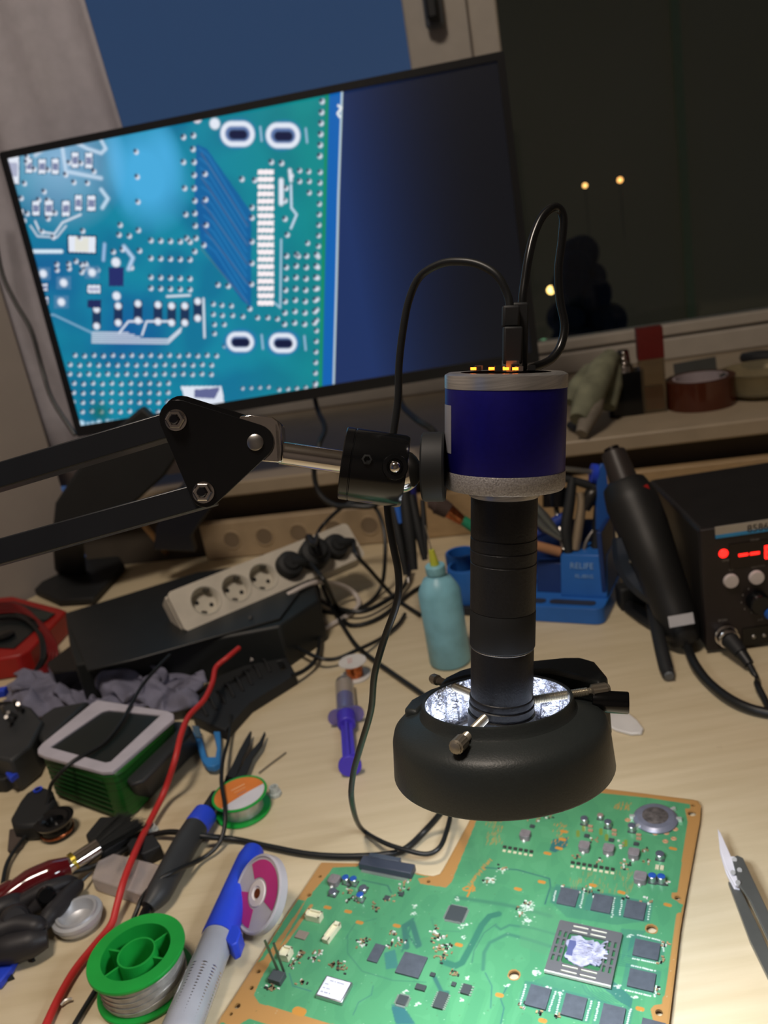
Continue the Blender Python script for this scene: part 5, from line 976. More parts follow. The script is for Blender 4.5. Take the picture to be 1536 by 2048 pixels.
cloth('grey_rag', [(8, 1420), (215, 1452), (205, 1355), (30, 1350)], 0, .016, 60, 34, 1.3, gc_, 'crumpled grey rag left of the green device'); cloth('grey_rag', [(205, 1442), (400, 1442), (412, 1368), (225, 1378)], .012, .020, 60, 34, 5.1, gc_, 'crumpled grey rag end behind the green device')
# --- multimeter with red leads
t = thing('multimeter', 'red multimeter with black face and coiled red test leads', 'multimeter', T(40, 1260)); ZM = .028
MB().prism([Vector((p.x, p.y, .0003)) for p in pp([(-70, 1330), (-60, 1200), (25, 1192), (120, 1216), (134, 1222), (60, 1300), (35, 1312)], ZM)], (0, 0, ZM)).build('red_case', pm('case_red', (160, 30, 26), .4), t, bev=.003)
flatshape('black_face', [(-60, 1292), (-50, 1206), (28, 1202), (108, 1226), (28, 1296)], ZM+.002, .002, pm('face_black', (26, 32, 34), .3), t, bev=.0005); flatshape('display_window', [(66, 1222), (110, 1226), (92, 1240), (60, 1238)], ZM+.003, .001, pm('lcd_dark', (30, 44, 42), .15), t)
MB().lathe([(.012, 0), (.0125, .004), (.009, .006), (0, .006)], T(10, 1275, ZM+.002), UP, 24).build('range_dial', black_gloss, t)
lead = pm('lead_red', (120, 20, 24), .4); 
for k in range(4):
    o_ = k*6; P = [T(-40, 1215+o_*.8, ZM+.006), T(20+o_, 1206+o_, ZM+.010), T(60+o_, 1225+o_, ZM+.010), T(86+o_*1.2, 1262+o_, ZM+.006), T(96+o_, 1300+o_*.6, .024), T(86+o_*.8, 1330+o_*.5, .010), T(62+o_, 1348, .004)]; MB().tube(P, .0017, seg=10).build('red_lead', lead, t)
for k in range(2): P = [T(-40, 1232+k*9, ZM+.006), T(30+k*5, 1226+k*7, ZM+.008), T(74+k*7, 1262+k*6, ZM+.005), T(84+k*6, 1310, .022), T(70+k*6, 1342, .006)]; MB().tube(P, .0021, seg=10).build('black_lead', rubber, t)
# --- bit holder and blue clamp at the left edge
t = thing('bit_holder', 'black bit holder with silver screwdriver bits at the left edge', 'tool holder', T(30, 1450))
MB().prism([Vector((p.x, p.y, .0003)) for p in pp([(-60, 1500), (-60, 1405), (20, 1398), (62, 1412), (86, 1440), (60, 1490), (20, 1520)], .035)], (0, 0, .034)).build('holder_block', darkgrey, t, bev=.003)
for x, y, x2, y2 in ((28, 1400, 40, 1424), (16, 1425, 34, 1434), (4, 1412, 14, 1438), (12, 1434, 26, 1446), (36, 1408, 47, 1420)): MB().cyl(T(x2, y2, .033), T(x, y, .048), .0022, .0020, 6).build('bit', steel, t)
MB().box(T(2, 1392, .045), .014, .01, .008).build('blue_tab', blue2, t, bev=.001)
t = thing('blue_clamp', 'black clamp with bright blue lever at the left edge', 'clamp', T(20, 1530)); flatshape('clamp_body', [(-50, 1560), (-50, 1500), (20, 1496), (52, 1510), (30, 1545), (5, 1560)], .014, .0137, black_soft, t, bev=.002); flatshape('blue_lever', [(10, 1546), (36, 1524), (34, 1500), (48, 1496), (64, 1516), (58, 1526), (20, 1556)], .020, .006, blue2, t, bev=.001)
# --- power strip with six sockets
t = thing('power_strip', 'long cream socket strip with red switch lying across the black box', 'power strip', T(530, 1160))
A = T(352, 1225, .072); Bq = T(712, 1078, .072); u = (Bq-A).normalized(); ln = (Bq-A).length
fn = (UP*.62+Vector((u.y, -u.x, 0))*.78).normalized(); w_ = u.cross(fn).normalized()*-1
if w_.z < 0: w_ = -w_
def PS(s, y, n): return A+u*s+w_*y+fn*n
mid = A+u*ln/2
mid_b = Vector((mid.x, mid.y, 0))
SW = .050; TH = .034
socks = [(418, 1213), (475, 1180), (530, 1160), (580, 1138), (622, 1108), (668, 1092)]
WD = .011; rs = .0168
MB().prism([PS(0, x, n_) for x, n_ in ((-SW/2, -TH), (SW/2, -TH), (SW/2, -WD), (-SW/2, -WD))], u*ln).build('strip_body', cream, t, bev=.0012)
def sloc(x, y): P = onplane(x, y, A, fn); return A+u*(P-A).dot(u)
hl_ = [[sloc(x, y)+u*rs*math.cos(a)+w_*rs*math.sin(a)-fn*WD for a in np.linspace(0, 2*math.pi, 33)[:-1]] for x, y in socks]
MB().prism([A+u*x+w_*y-fn*WD for x, y in rr(ln/2, 0, ln, SW, .006)], fn*WD, hl_).build('strip_top', cream, t, bev=.0012)
well = pm('socket_cream', (196, 190, 176), .4)
for x, y in socks:
    c_ = sloc(x, y); MB().lathe([(0, -WD+.0002), (rs-.0030, -WD+.0002), (rs-.0012, -.0005), (rs+.0004, .0006), (rs+.0012, .0001)], c_, fn, 40).build('socket_well', well, t, ang=50)
    for sg in (-1, 1): MB().cyl(c_-fn*(WD-.0002)+(u*.85-w_*.5).normalized()*sg*.0082, c_-fn*(WD-.0009)+(u*.85-w_*.5).normalized()*sg*.0082, .0024, seg=12).build('socket_hole', black, t)
    for sg in (-1, 1): MB().frame(c_+(u*.5+w_*.85).normalized()*sg*(rs-.0030)-fn*.008, (u*.85-w_*.5).normalized(), (u*.5+w_*.85).normalized(), fn, .006, .003, .007).build('earth_clip', pm('clip_dark', (80, 78, 72), .4, .6), t)
rs_ = onplane(697, 1080, A, fn); s_ = (rs_-A).dot(u); MB().frame(A+u*(ln-.028)+fn*.0002, u, w_, fn, .022, .026, .0015).build('switch_frame', cream, t, bev=.0005); MB().frame(A+u*(ln-.028)+fn*.0015, u, w_, fn, .015, .021, .004).build('red_switch', pm('switch_red', (160, 24, 30), .25), t, bev=.001)
MB().frame(PS(.0, 0, -TH*.5-.0)-u*.0005, w_, fn, u, SW*.7, TH*.5, .0006).build('end_seam', cream, t)
def plug(i, nm, lab, r, L_, cab, turn):
    x, y = socks[i]; P = onplane(x, y, A, fn); c_ = A+u*((P-A).dot(u))+fn*-.006
    tt = thing(nm, lab, 'plug', c_); MB().lathe([(0, 0), (r, 0), (r, L_*.72), (r*.94, L_*.8), (r*.62, L_*.86), (r*.55, L_), (0, L_)], c_, fn, 28).build('plug_body', black_soft, tt, ang=30)
    tip = c_+fn*L_*.75+turn*.024; MB().tube([c_+fn*L_*.7, c_+fn*L_*.75+turn*.012, tip], .005, seg=12, rad=[.0085, .0070, .0045]).build('plug_neck', black_soft, tt)
    MB().tube([tip]+cab, .0026, seg=10).build('cord', rubber, tt); return tt
rt_ = u
plug(3, 'mains_plug', 'black plug in the fourth socket from the left', .0160, .022, [T(640, 1150, .075), T(655, 1172, .06), T(675, 1215, .01), T(700, 1250, .003), T(760, 1235, .003), T(830, 1180, .003), T(900, 1150, .003)], (u*.9-w_*.3))
plug(4, 'mains_plug', 'round black plug in the fifth socket, cable looping up behind', .0190, .030, [T(628, 1090, .11), CP(640, 1058, 1.06), CP(680, 1018, 1.06), CP(716, 1003, 1.06), CP(750, 1015, 1.05), CP(768, 1060, 1.03), CP(770, 1120, 1.02), T(762, 1175, .01), T(735, 1208, .003), T(690, 1225, .003), T(640, 1222, .003)], (w_*.9))
plug(5, 'mains_plug', 'black plug in the socket next to the red switch', .0150, .020, [T(712, 1108, .075), T(740, 1140, .05), T(768, 1172, .02), T(795, 1200, .003), T(840, 1230, .003)], (u*.95-w_*.2))
# loose cables behind
def cab(nm, P, r, mat, lab): return MB().tube(P, r, seg=10).build(nm, mat, label=lab, cat='cable')
cab('white_cable', [T(575, 1190, .052), T(610, 1172, .055), T(640, 1164, .05), T(680, 1170, .03), T(708, 1186, .012), T(718, 1208, .004), T(700, 1228, .004), T(665, 1248, .004), T(630, 1268, .004), T(590, 1292, .004), T(545, 1312, .010), T(500, 1318, .018)], .0030, pm('cable_white', (205, 196, 190), .45), 'white cable making a wide loop in front of the socket strip')
cab('black_cable', [T(636, 1135, .055), T(645, 1170, .04), T(662, 1210, .012), T(685, 1250, .004), T(712, 1290, .004), T(745, 1318, .004), T(790, 1350, .004), T(850, 1392, .004), T(900, 1430, .004)], .0025, rubber, 'black cable running diagonally to the ring light')
cab('black_cable', [T(618, 1140, .055), T(636, 1180, .03), T(640, 1230, .006), T(640, 1280, .009), T(632, 1318, .009), T(610, 1340, .009), T(585, 1352, .012)], .0025, rubber, 'black cable hanging from the round plug to the organiser')
cab('black_cable', [T(500, 1235, .055), T(540, 1262, .012), T(590, 1292, .0145), T(635, 1315, .014), T(670, 1318, .010), T(710, 1302, .012), T(760, 1278, .004), T(795, 1250, .004), T(810, 1228, .004)], .0022, rubber, 'black cable sagging under the white cable')
cab('black_cable', [CP(625, 775, 1.19), CP(635, 818, 1.16), CP(650, 856, 1.10), CP(638, 890, 1.06), CP(628, 940, 1.07), CP(638, 985, 1.07), CP(668, 1010, 1.06), CP(705, 1012, 1.05), CP(745, 1012, 1.045), CP(778, 990, 1.04), CP(810, 965, 1.04)], .0035, rubber, 'thick black cable hanging from the monitor behind the clamp')
cab('black_cable', [T(640, 1200, .006), T(680, 1218, .012), T(730, 1222, .010), T(790, 1190, .008), T(815, 1160, .010), T(820, 1130, .015)], .003, rubber, 'black cable curving towards the blue tool holder')
cab('black_cable', [CP(795, 750, 1.18), CP(802, 805, 1.14), CP(832, 838, 1.05), CP(862, 858, 1.02), CP(885, 885, 1.02), CP(930, 915, 1.02)], .0042, rubber, 'flat black cable hanging at the sill edge beside the mount')
cab('monitor_cable', [CP(-20, 380, 1.13), CP(0, 530, 1.13), CP(28, 600, 1.13), CP(62, 660, 1.13), CP(85, 740, 1.13), CP(105, 800, 1.12), CP(150, 870, 1.11)], .003, rubber, 'black monitor cable hanging along the left curtain')
# --- cream multi-socket strip standing against the wall, pale stick
t = thing('wall_socket_strip', 'beige multi-socket strip lying against the back wall behind the white one', 'power strip', W(-.02, -.03, 0))
sA = (onplane(402, 1070, W(0, -.02, 0), WN)-P0).dot(WU); sB = .285
MB().frame(W((sA+sB)/2, -.012, .0004), WU, WN, UP, sB-sA, .018, .058).build('strip_body', pm('beige_plastic', (172, 152, 124), .5), t, bev=.002)
for x, y in ((465, 1085), (530, 1078), (597, 1066), (668, 1058), (738, 1046), (800, 1036)):
    P = onplane(x, y, W(0, -.021, 0), WN); P.z = .03; MB().lathe([(.0155, 0), (.0150, .0012), (.013, .0014), (.0125, .0006)], P, -WN, 28).build('socket_rim', MATS['beige_plastic'], t); MB().lathe([(.0126, .0006), (0, .0006)], P, -WN, 28).build('socket_well', pm('well_shadow', (128, 112, 92), .6), t)
o = MB().cyl(CP(280, 1040, 1.13), T(335, 1108, .004), .0045, .0045, 8).build('wooden_stick', pm('stick_wood', (170, 134, 96), .6), label='thin pale wooden stick leaning behind the monitor foot', cat='stick')
# ================================================================ blue tool holder
F0 = T(1207, 1250, 0); L0 = T(806, 1226, 0); hu = (L0-F0).normalized(); hv = Vector((hu.y, -hu.x, 0)); hv = hv if hv.y > 0 else -hv; hw = (L0-F0).length
t = thing('tool_holder', 'blue plastic tool holder with white lettering behind the microscope', 'tool holder', F0+hu*hw/2+hv*.05)
def HB(a, b_, z): return F0+hu*a+hv*b_+UP*z            # a: from right front corner leftwards, b: back, z: up
rel = pm('holder_blue', (40, 104, 186), .45, var=.04)
MB().prism([HB(x+.06, y+.045, .0003) for x, y in rr(0, 0, .122, .092, .010)], (0, 0, .018)).build('tray', rel, t, bev=.0015)
for a, b_, w2 in ((.034, .012, .050), (.086, .012, .046)): MB().prism([HB(x+a, y+b_, .0185) for x, y in rr(0, 0, w2, .0105, .005)], (0, 0, .0006)).build('tray_slot', pm('slot_dark', (44, 50, 68), .6), t)
HT = .062
MB().prism([HB(0, b_, z) for b_, z in ((.026, .018), (.0262, .022), (.040, HT), (.078, HT), (.078, .018))], hu*.050).build('letter_block', rel, t, bev=.001)
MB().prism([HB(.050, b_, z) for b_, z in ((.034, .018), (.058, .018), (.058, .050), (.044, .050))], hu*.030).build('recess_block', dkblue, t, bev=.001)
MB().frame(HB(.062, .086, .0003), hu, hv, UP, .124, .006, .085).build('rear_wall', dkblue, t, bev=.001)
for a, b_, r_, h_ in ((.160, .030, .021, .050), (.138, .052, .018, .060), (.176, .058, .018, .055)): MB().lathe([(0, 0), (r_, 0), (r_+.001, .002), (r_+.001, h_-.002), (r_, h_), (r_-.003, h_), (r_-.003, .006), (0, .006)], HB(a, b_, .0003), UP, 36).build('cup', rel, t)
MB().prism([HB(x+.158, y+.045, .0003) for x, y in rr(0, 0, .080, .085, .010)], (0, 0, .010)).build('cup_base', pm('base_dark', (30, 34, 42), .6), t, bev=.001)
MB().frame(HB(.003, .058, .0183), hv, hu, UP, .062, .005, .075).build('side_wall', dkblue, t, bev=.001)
fz = (HB(0, .040, HT)-HB(0, .0262, .022)).normalized()
txm = pm('print_pale_blue', (130, 170, 215), .6)
text('lettering', 'RELIFE', .0092, HB(.0395, .0262, .022)+fz*.0275+fz.cross(hu)*0+(-hv*.0012+UP*.0004), -hu, fz, txm, t)
text('lettering', 'RL-001G', .0055, HB(.034, .0262, .022)+fz*.0175+(-hv*.0012+UP*.0004), -hu, fz, txm, t)
dh = proj(HB(0, .05, 0))[2]-.0
MB().prism([CP(1193, 1060, dh-.01), CP(1196, 940, dh-.01), CP(1204, 926, dh-.01), CP(1212, 930, dh-.01), CP(1218, 990, dh-.01), CP(1222, 1060, dh-.01)], CZ*.01).build('upright_arm', pm('arm_blue', (36, 84, 160), .45), t, bev=.001)
MB().cyl(CP(1196, 945, dh), CP(1060, 930, dh), .003, seg=12).build('cross_rod', pm('rod_dull', (130, 128, 124), .35, .8), t); MB().lathe([(0, 0), (.011, 0), (.011, .006), (0, .006)], CP(1193, 948, dh), camvec(-1, -.1, 0), 28).build('rod_knob', blue2, t)
# tools in the holder
def V(x, y, dz=0.): return CP(x, y, dh+dz)
def tool(nm, lab, cat, parts):
    t_ = thing(nm, lab, cat, parts[0][1][0])
    for pn, P, rad, mat in parts: MB().tube(P, .003, seg=12, rad=rad, sub=3).build(pn, mat, t_)
tool('green_handled_brush', 'paint brush with copper ferrule, green grip and wooden end behind the lens tube', 'brush', [('handle', [V(925, 1040), V(960, 1062), V(985, 1070)], [.0055, .0068, .005], pm('grip_green', (30, 130, 96), .5)), ('wooden_end', [V(985, 1070), V(1060, 1088), V(1120, 1104)], [.005, .0052, .0055], pm('wood_orange', (176, 128, 92), .5)), ('ferrule', [V(895, 1020), V(925, 1042)], [.0085, .0055], copper), ('bristle_tuft', [V(855, 1008), V(872, 1008), V(897, 1022)], [.004, .011, .009], pm('bristle_brown', (70, 56, 52), .8))])
for i, (x0_, y0_, x1_, y1_, r_, lab) in enumerate(((785, 1010, 812, 1150, .0050, 'leftmost black tweezer handle hanging in the blue holder'), (806, 965, 828, 1140, .0075, 'thick black tool handle left of the blue bottle'), (822, 990, 850, 1120, .0055, 'black tool handle just left of the bottle needle'), (845, 1000, 852, 1110, .0035, 'thin black tool handle beside the needle'))):
    tool('hand_tool', lab, 'tool', [('handle', [V(x0_, y0_, .01), V((x0_+x1_)/2, (y0_+y1_)/2, .005), V(x1_, y1_, .0)], [r_*.8, r_, r_*.6], black_soft)])
tool('screwdriver', 'blue capped screwdriver between the black tool handles', 'screwdriver', [('blue_cap', [V(790, 1000, .015), V(800, 1048, .012)], [.0085, .0085], blue_pl), ('shaft', [V(800, 1048, .012), V(812, 1110, .01), V(817, 1165, 0)], [.003, .0018, .0018], steel)])
tool('knife', 'dark blue handled knife above the blue bottle', 'knife', [('handle', [V(818, 970, .02), V(826, 1020, .018), V(838, 1060, .015)], [.0075, .007, .005], pm('navy_handle', (34, 36, 110), .45))])
tool('spatula', 'flat beige steel spatula standing in the right of the blue holder', 'spatula', [('blade', [V(1150, 1100), V(1158, 1050), V(1163, 1010), V(1160, 985)], [.0052, .0055, .005, .004], pm('beige_metal', (150, 134, 112), .5, .4))])
tool('side_cutter', 'black wire cutter with angled handles standing in the blue holder', 'pliers', [('grip', [V(1138, 1110), V(1132, 1060), V(1140, 1000), V(1145, 955)], [.0055, .0065, .006, .005], black_soft), ('grip', [V(1192, 1100), V(1200, 1050), V(1202, 990), V(1188, 975), V(1150, 962), V(1125, 956)], [.006, .0085, .0075, .005, .0045, .004], black_soft), ('jaw', [V(1170, 1020), V(1184, 990), V(1200, 985)], [.005, .009, .007], pm('jaw_steel', (60, 58, 56), .35, .7))])
tool('pocket_mirror', 'small black square tool head behind the lens tube', 'tool', [('head', [V(1112, 975, .02), V(1112, 1015, .02)], [.015, .015], black_gloss), ('stem', [V(1112, 1015, .02), V(1120, 1060, .01), V(1128, 1100, 0)], [.003, .003, .003], steel)])
tool('steel_tweezers', 'grey steel tweezers leaning behind the lens tube to the right', 'tweezers', [('arm', [V(1062, 1002), V(1090, 1035), V(1120, 1070)], [.004, .0055, .003], pm('tweezer_grey', (120, 124, 124), .4, .7)), ('arm', [V(1062, 1030), V(1090, 1055), V(1122, 1078)], [.004, .0055, .003], MATS['tweezer_grey'])])
tool('blue_handle_tool', 'royal blue tool handle lying behind the wooden brush end', 'tool', [('handle', [V(1068, 1068, .01), V(1100, 1052, .012), V(1136, 1030, .014)], [.006, .0075, .006], pm('handle_blue', (38, 64, 150), .45))])
tool('hook_pick', 'thin curved grey pick in the right of the holder', 'tool', [('pick', [V(1166, 1112), V(1172, 1085), V(1186, 1062), V(1200, 1052)], [.0025, .0022, .0018, .001], pm('pick_grey', (128, 124, 120), .4, .6))])
# ================================================================ soldering station
S0 = T(1413, 1308, 0); S1 = T(1600, 1283, 0); su = (S1-S0).normalized(); sv_ = Vector((-su.y, su.x, 0)); st_h = hz(S0, 1062)
t = thing('soldering_station', 'black soldering station with red display and white buttons at the right', 'soldering station', S0+su*.08+sv_*.09)
SWd = .150; SDp_ = .165
def SB(a, b_, z): return S0+su*a+sv_*b_+UP*z
bkt = T(1310, 955, st_h); print('STATION h', st_h, 'depth', (bkt-S0).dot(sv_), (bkt-S0).dot(su))
case = pm('station_black', (32, 30, 30), .42); MB().frame(SB(SWd/2, SDp_/2+.002, .004), su, sv_, UP, SWd, SDp_, st_h-.004).build('case', case, t, bev=.004)
MB().frame(SB(SWd/2, .001, .003), su, sv_, UP, SWd, .004, st_h-.002).build('front_panel', pm('panel_black', (34, 27, 28), .45), t, bev=.001)
for a, b_ in ((.012, .02), (.135, .02), (.012, .145), (.135, .145)): MB().cyl(SB(a, b_, .0003), SB(a, b_, .005), .006, seg=16).build('rubber_foot', rubber, t)
def FP(px, py): P = onplane(px, py, SB(0, -.0012, 0), sv_); return P
P = FP(1478, 1062); e_ = FP(1430, 1063); s_a = (e_-S0).dot(su); z_b = FP(1432, 1072).z; z_t = FP(1430, 1054).z
MB().frame(Vector((0, 0, z_b))+(S0+su*(s_a+.06)+sv_*-.0016).xy.to_3d(), su, sv_, UP, .12, .0012, (z_t-z_b)).build('name_plate', pm('plate_grey', (168, 160, 150), .45), t); MB().frame(Vector((0, 0, z_b-.0022))+(S0+su*(s_a+.06)+sv_*-.0016).xy.to_3d(), su, sv_, UP, .12, .0013, .0034).build('blue_stripe', pm('stripe_blue', (48, 140, 200), .45), t)
text('model_lettering', '8586', .0095, FP(1493, 1062)-sv_*.0012-UP*.001, su, UP, pm('print_dark', (48, 44, 44), .6), t)
rd = pm('led_red', (255, 30, 24), .4, emit=3.2)
MB().lathe([(0, .0012), (.0030, .001), (.0042, 0)], FP(1447, 1107), -sv_, 20).build('power_led', rd, t)
dx = pm('display_window_black', (20, 8, 10), .15); c_ = FP(1520, 1105); MB().frame(c_-UP*.012+su*.012, su, sv_, UP, .078, .001, .024).build('display_glass', dx, t)
def seg(px, py, w2, h2, nm='display_segment'): MB().frame(FP(px, py)-UP*h2/2-sv_*.0008, su, sv_, UP, w2, .0006, h2).build(nm, rd, t)
seg(1486, 1109, .0082, .0024); seg(1509, 1106, .0082, .0024)
for dy in (-11, 0, 11): seg(1538, 1103+dy, .0075, .0022)
for dx_, dy in ((-6, -6), (7, -6), (-6, 6), (7, 6)): seg(1537+dx_, 1103+dy, .0022, .0058)
gl_ = pm('panel_print', (120, 116, 112), .6)
for x, y, n_ in ((1444, 1124, 'ON/OFF'), (1500, 1084, 'TEMP'), (1458, 1142, 'UP'), (1503, 1136, 'DOWN'), (1436, 1244, 'IRON'), (1515, 1242, 'AIR')): text('panel_lettering', n_, .0034, FP(x, y), su, UP, gl_, t)
for x, y in ((1461, 1161), (1512, 1154)): MB().lathe([(.0068, 0), (.0068, .002), (.0060, .0034), (0, .0038)], FP(x, y), -sv_, 28).build('push_button', pm('button_white', (205, 196, 196), .4), t)
kc = FP(1513, 1201); kn_ = MB().lathe([(.010, 0), (.0098, .010), (.0085, .012), (0, .012)], kc, -sv_, 32).build('dial_knob', black_gloss, t); MB().lathe([(.0055, .0122), (.005, .0145), (0, .0150)], FP(1530, 1216)+sv_*.0, -sv_, 24).build('dial_cap', blue_pl, t)
for k in range(9): a = math.radians(120+k*32); MB().frame(kc+su*.0135*math.cos(a)+UP*.0135*math.sin(a), su, sv_, UP, .0008, .0004, .0018).build('dial_mark', gl_, t)
cc_ = FP(1450, 1268); MB().lathe([(.0105, 0), (.0105, .004), (.0095, .0045), (.0095, .011), (.008, .012), (0, .012)], cc_, -sv_, 32).build('socket_nut', chrome, t)
MB().frame(FP(1520, 1268)-UP*.010+su*.006, su, sv_, UP, .044, .0012, .018).build('fuse_panel', black_gloss, t)
for x, y in ((1507, 1273), (1528, 1270)): MB().ball(FP(x, y), .0022, seg=10).build('screw', steel, t)
ct = thing('station_cable', 'black iron cable with metal plug leaving the station front', 'cable', T(1500, 1340))
q0 = cc_-sv_*.012; q1 = q0-sv_*.016-UP*.006+su*.004
MB().cyl(q0, q1, .0082, .0062, 24).build('plug_sleeve', black_soft, ct); MB().cyl(q1, q1-sv_*.010-UP*.006+su*.003, .0058, .0045, 20).build('strain_relief', rubber, ct)
q2 = q1-sv_*.010-UP*.006+su*.003; MB().tube([q2, q2-sv_*.012-UP*.009+su*.002, T(1515, 1370, .008), T(1535, 1410, .003), T(1560, 1470, .003)], .0028, seg=12).build('cable_run', rubber, ct)
# --- hot air gun resting in its bracket
t = thing('hot_air_gun', 'black hot air gun handle leaning against the left side of the station', 'heat gun', T(1350, 1290))
dg = proj(T(1372, 1290, 0))[2]
G0 = CP(1371, 1278, dg-.012); G1 = CP(1238, 968, dg+.05)
P = [CP(1373, 1284, dg-.012), CP(1360, 1255, dg-.010), CP(1338, 1195, dg), CP(1310, 1120, dg+.012), CP(1285, 1055, dg+.028), CP(1264, 1005, dg+.04), CP(1248, 970, dg+.05), CP(1240, 952, dg+.052)]
MB().tube(P, .02, seg=28, rad=[.014, .0185, .0200, .0225, .0255, .0265, .022, .010]).build('handle', pm('gun_black', (26, 26, 26), .5), t)
MB().cyl(CP(1250, 968, dg+.048), CP(1226, 904, dg+.058), .0145, .0125, 32, .001).build('nozzle_sleeve', pm('sleeve_brown_black', (48, 42, 40), .4), t); MB().cyl(CP(1228, 910, dg+.058), CP(1222, 896, dg+.06), .0085, .008, 24).build('nozzle', pm('nozzle_dark', (40, 36, 34), .35, .8), t)
MB().frame(CP(1362, 1240, dg-.032), camvec(.98, -.17, 0), camvec(.17, .98, 0), -CZ, .0235, .0105, .0008).build('white_sticker', pm('sticker_white', (198, 198, 204), .5), t)
MB().frame(CP(1297, 985, dg+.02), camvec(.4, .9, 0), camvec(.9, -.4, 0), CZ, .016, .005, .01).build('red_rocker', red_pl, t)
MB().cyl(CP(1368, 1270, dg-.016), CP(1374, 1296, dg-.018), .008, .005, 20).build('cord_grip', rubber, t)
MB().tube([CP(1373, 1290, dg-.018), T(1388, 1325, .01), T(1415, 1362, .006), T(1455, 1395, .006), T(1500, 1417, .005), T(1560, 1432, .004), T(1600, 1450, .004)], .0042, seg=14).build('hose', rubber, t)
t = thing('gun_bracket', 'dark metal rest bracket under the hot air gun', 'bracket', T(1290, 1240))
MB().tube([T(1262, 1215, .004), T(1290, 1235, .005), T(1325, 1260, .006), T(1350, 1275, .006)], .008, seg=8, rad=[.009, .009, .006, .005]).build('base_arm', black_soft, t); MB().frame(T(1263, 1212, .0003), (1, 0, 0), (0, 1, 0), UP, .028, .02, .026).build('knob_block', black_soft, t, bev=.003)
MB().tube([CP(1240, 1075, dg+.03), CP(1248, 1110, dg+.03), CP(1262, 1145, dg+.03), CP(1290, 1178, dg+.02), CP(1320, 1200, dg+.02)], .009, seg=8, rad=[.008, .012, .012, .011, .009]).build('rest_plate', pm('bracket_blue_black', (22, 34, 50), .5), t)
for x, y in ((1254, 1078), (1262, 1122)): MB().ball(CP(x, y, dg+.017), .0022, seg=10).build('screw', steel, t)
t = thing('pen_iron', 'slim black pen shaped iron hanging down in front of the bracket', 'tool', T(1335, 1350))
MB().tube([T(1302, 1205, .028), T(1312, 1250, .024), T(1322, 1295, .017), T(1332, 1335, .009), T(1337, 1350, .007)], .006, seg=16, rad=[.005, .0062, .0064, .0066, .005]).build('pen_body', black_soft, t); MB().cyl(T(1336, 1343, .008), T(1339, 1354, .006), .0052, .0040, 16).build('pen_end', grey_pl, t)
# ================================================================ things on the window sill (z = SZ)
SZ = .122
def TS(px, py, z=SZ): return T(px, py, z)
c = TS(1408, 815); hT = hz(c, 775)-SZ; rT = (TS(1480, 810)-TS(1338, 820)).length/2
t = thing('tape_roll', 'wide roll of amber heat resistant tape on the window sill', 'tape', c); c = c+WN*rT*.4; c.z = SZ+.0002; hT = .040
MB().lathe([(rT-.010, 0), (rT, 0), (rT, hT), (rT-.010, hT), (rT-.010, 0)], c, UP, 64).build('tape_winding', pm('amber_tape', (78, 36, 20), .25, coat=.4), t); MB().lathe([(rT-.0125, .0002), (rT-.0100, .0002), (rT-.0100, hT+.0003), (rT-.0125, hT+.0003), (rT-.0125, .0002)], c, UP, 64).build('cardboard_core', pm('core_lilac', (170, 158, 162), .7), t)
MB().tube([c+WU*.012+UP*(hT*.2), c+WU*.02-WN*.01+UP*(hT*.6), c+WU*.032-WN*.012+UP*(hT+.002)], .006, seg=10, rad=[.004, .006, .004]).build('loose_part', black_soft, None, label='small black part inside the amber tape roll', cat='part')
def bottle(px, py, wpx, top, nm, lab):
    c_ = TS(px, py); d_ = proj(c_)[2]; w2 = wpx*d_/F; c_ = c_+WN*w2*.3; c_.z = SZ+.0002; h_ = hz(c_, top)-SZ; return thing(nm, lab, 'bottle', c_), c_, w2, h_
t, c, w2, h2 = bottle(1257, 832, 72, 742, 'perfume_bottle', 'black square perfume bottle with chrome ball cap on the sill')
MB().prism([c+WU*x+WN*y for x, y in rr(0, 0, w2, w2*.7, .006)], UP*h2).build('flacon', pm('flacon_black', (16, 17, 18), .15), t, bev=.003)
MB().cyl(c+UP*h2, c+UP*(h2+.008), w2*.28, w2*.24, 24).build('collar', chrome, t); cp_ = MB().cyl(c+UP*(h2+.008), c+UP*(h2+.030), w2*.20, w2*.17, 20, .002).build('cap', chrome, t)
for k in range(3): MB().ball(c-WN*w2*.14+UP*(h2+.010+k*.008), .0042, seg=12).build('cap_ball', chrome, t)
t, c, w2, h2 = bottle(1310, 825, 48, 716, 'perfume_bottle', 'clear square perfume bottle with tall dark red cap on the sill')
MB().prism([c+WU*x+WN*y for x, y in rr(0, 0, w2, w2*.8, .002)], UP*h2).build('glass_body', pm('glass_amber_tint', (150, 130, 100), .08, trans=.75, ior=1.45, alpha=.9), t, bev=.001); MB().prism([c+WU*x+WN*y+UP*.005 for x, y in rr(0, 0, w2*.8, w2*.6, .002)], UP*h2*.42).build('perfume', pm('perfume_amber', (150, 84, 40), .2, trans=.4), t)
h3 = hz(c, 656)-SZ-h2; MB().prism([c+WU*x+WN*y+UP*(h2+.0005) for x, y in rr(0, 0, w2*1.02, w2*.8, .001)], UP*h3).build('red_cap', pm('cap_deep_red', (98, 24, 22), .35), t, bev=.001)
gl2 = pm('glove_sage', (128, 130, 108), .85, var=.2, scale=40, bump=.3)
t = thing('cloth_glove', 'limp sage green cloth glove hanging over the sill beside the barrel', 'glove', TS(1190, 840))
MB().tube([CP(1222, 712, 1.16), CP(1200, 745, 1.14), CP(1178, 790, 1.12), CP(1158, 840, 1.10)], .02, seg=14, rad=[.012, .020, .022, .013]).build('palm', gl2, t)
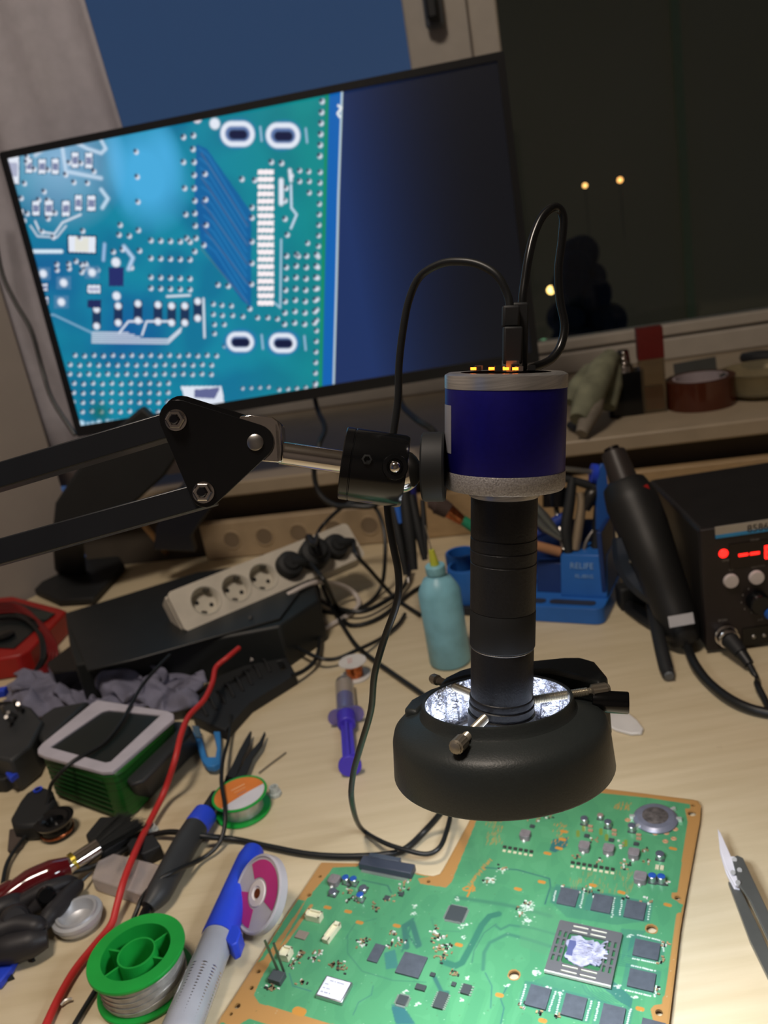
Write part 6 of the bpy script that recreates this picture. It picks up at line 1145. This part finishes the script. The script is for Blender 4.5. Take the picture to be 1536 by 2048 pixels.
MB().tube([CP(1196, 770, 1.13), CP(1182, 820, 1.11), CP(1163, 868, 1.09)], .01, seg=12, rad=[.013, .015, .008]).build('finger', pm('glove_grey', (132, 124, 112), .85, var=.15), t); MB().tube([CP(1180, 740, 1.15), CP(1155, 775, 1.13), CP(1138, 805, 1.12)], .01, seg=12, rad=[.011, .014, .008]).build('finger', gl2, t)
MB().tube([CP(1226, 730, 1.17), CP(1222, 770, 1.16), CP(1215, 815, 1.15)], .01, seg=12, rad=[.012, .016, .012]).build('cuff', gl2, t); MB().tube([TS(1140, 850, SZ+.008), TS(1165, 862, SZ+.006)], .006, seg=8).build('dark_tag', black_soft, t)
t = thing('grey_card', 'small dark grey card propped behind the amber tape roll', 'card', TS(1390, 745)); a_, b_ = TS(1350, 760), TS(1434, 745)
MB().frame((a_+b_)/2+UP*.0004, (b_-a_).normalized(), Vector((-(b_-a_).y, (b_-a_).x, 0)).normalized(), (UP+WN*.3).normalized(), (b_-a_).length, .002, .026).build('card_sheet', pm('card_grey', (70, 72, 70), .6), t)
c = TS(1545, 800); t = thing('glass_dish', 'wide clear glass dish at the right end of the sill', 'dish', c); c = c+WN*.04; c.z = SZ+.0002
MB().lathe([(0, 0), (.035, 0), (.050, .008), (.058, .036), (.060, .038), (.056, .038), (.047, .011), (.034, .004), (0, .004)], c, UP, 56).build('dish_bowl', pm('dish_glass', (190, 180, 150), .1, trans=.7, ior=1.3), t)
t = thing('black_brush', 'dark brush lying on the far right of the sill', 'brush', TS(1520, 722)); MB().tube([TS(1486, 715, SZ+.012), TS(1515, 716, SZ+.012), TS(1600, 712, SZ+.012)], .012, seg=14, rad=[.008, .013, .012]).build('brush_head', black_soft, t)

# ---------------------------------------------------------------- repeats share a group
GR = {'street_lamp': 'lamps outside the window', 'mains_plug': 'plugs in the white socket strip', 'black_cable': 'black cables behind the microscope', 'plastic_stopper': 'small plastic stoppers on the desk', 'hand_tool': 'black tool handles in the blue holder', 'perfume_bottle': 'perfume bottles on the sill', 'grey_rag': 'ends of the grey rag', 'solder_spool': 'green solder spools', 'plastic_scrap': 'tiny scraps on the desk'}
for o in bpy.data.objects:
    if o.parent is None and o.name.split('.')[0] in GR: o['group'] = GR[o.name.split('.')[0]]
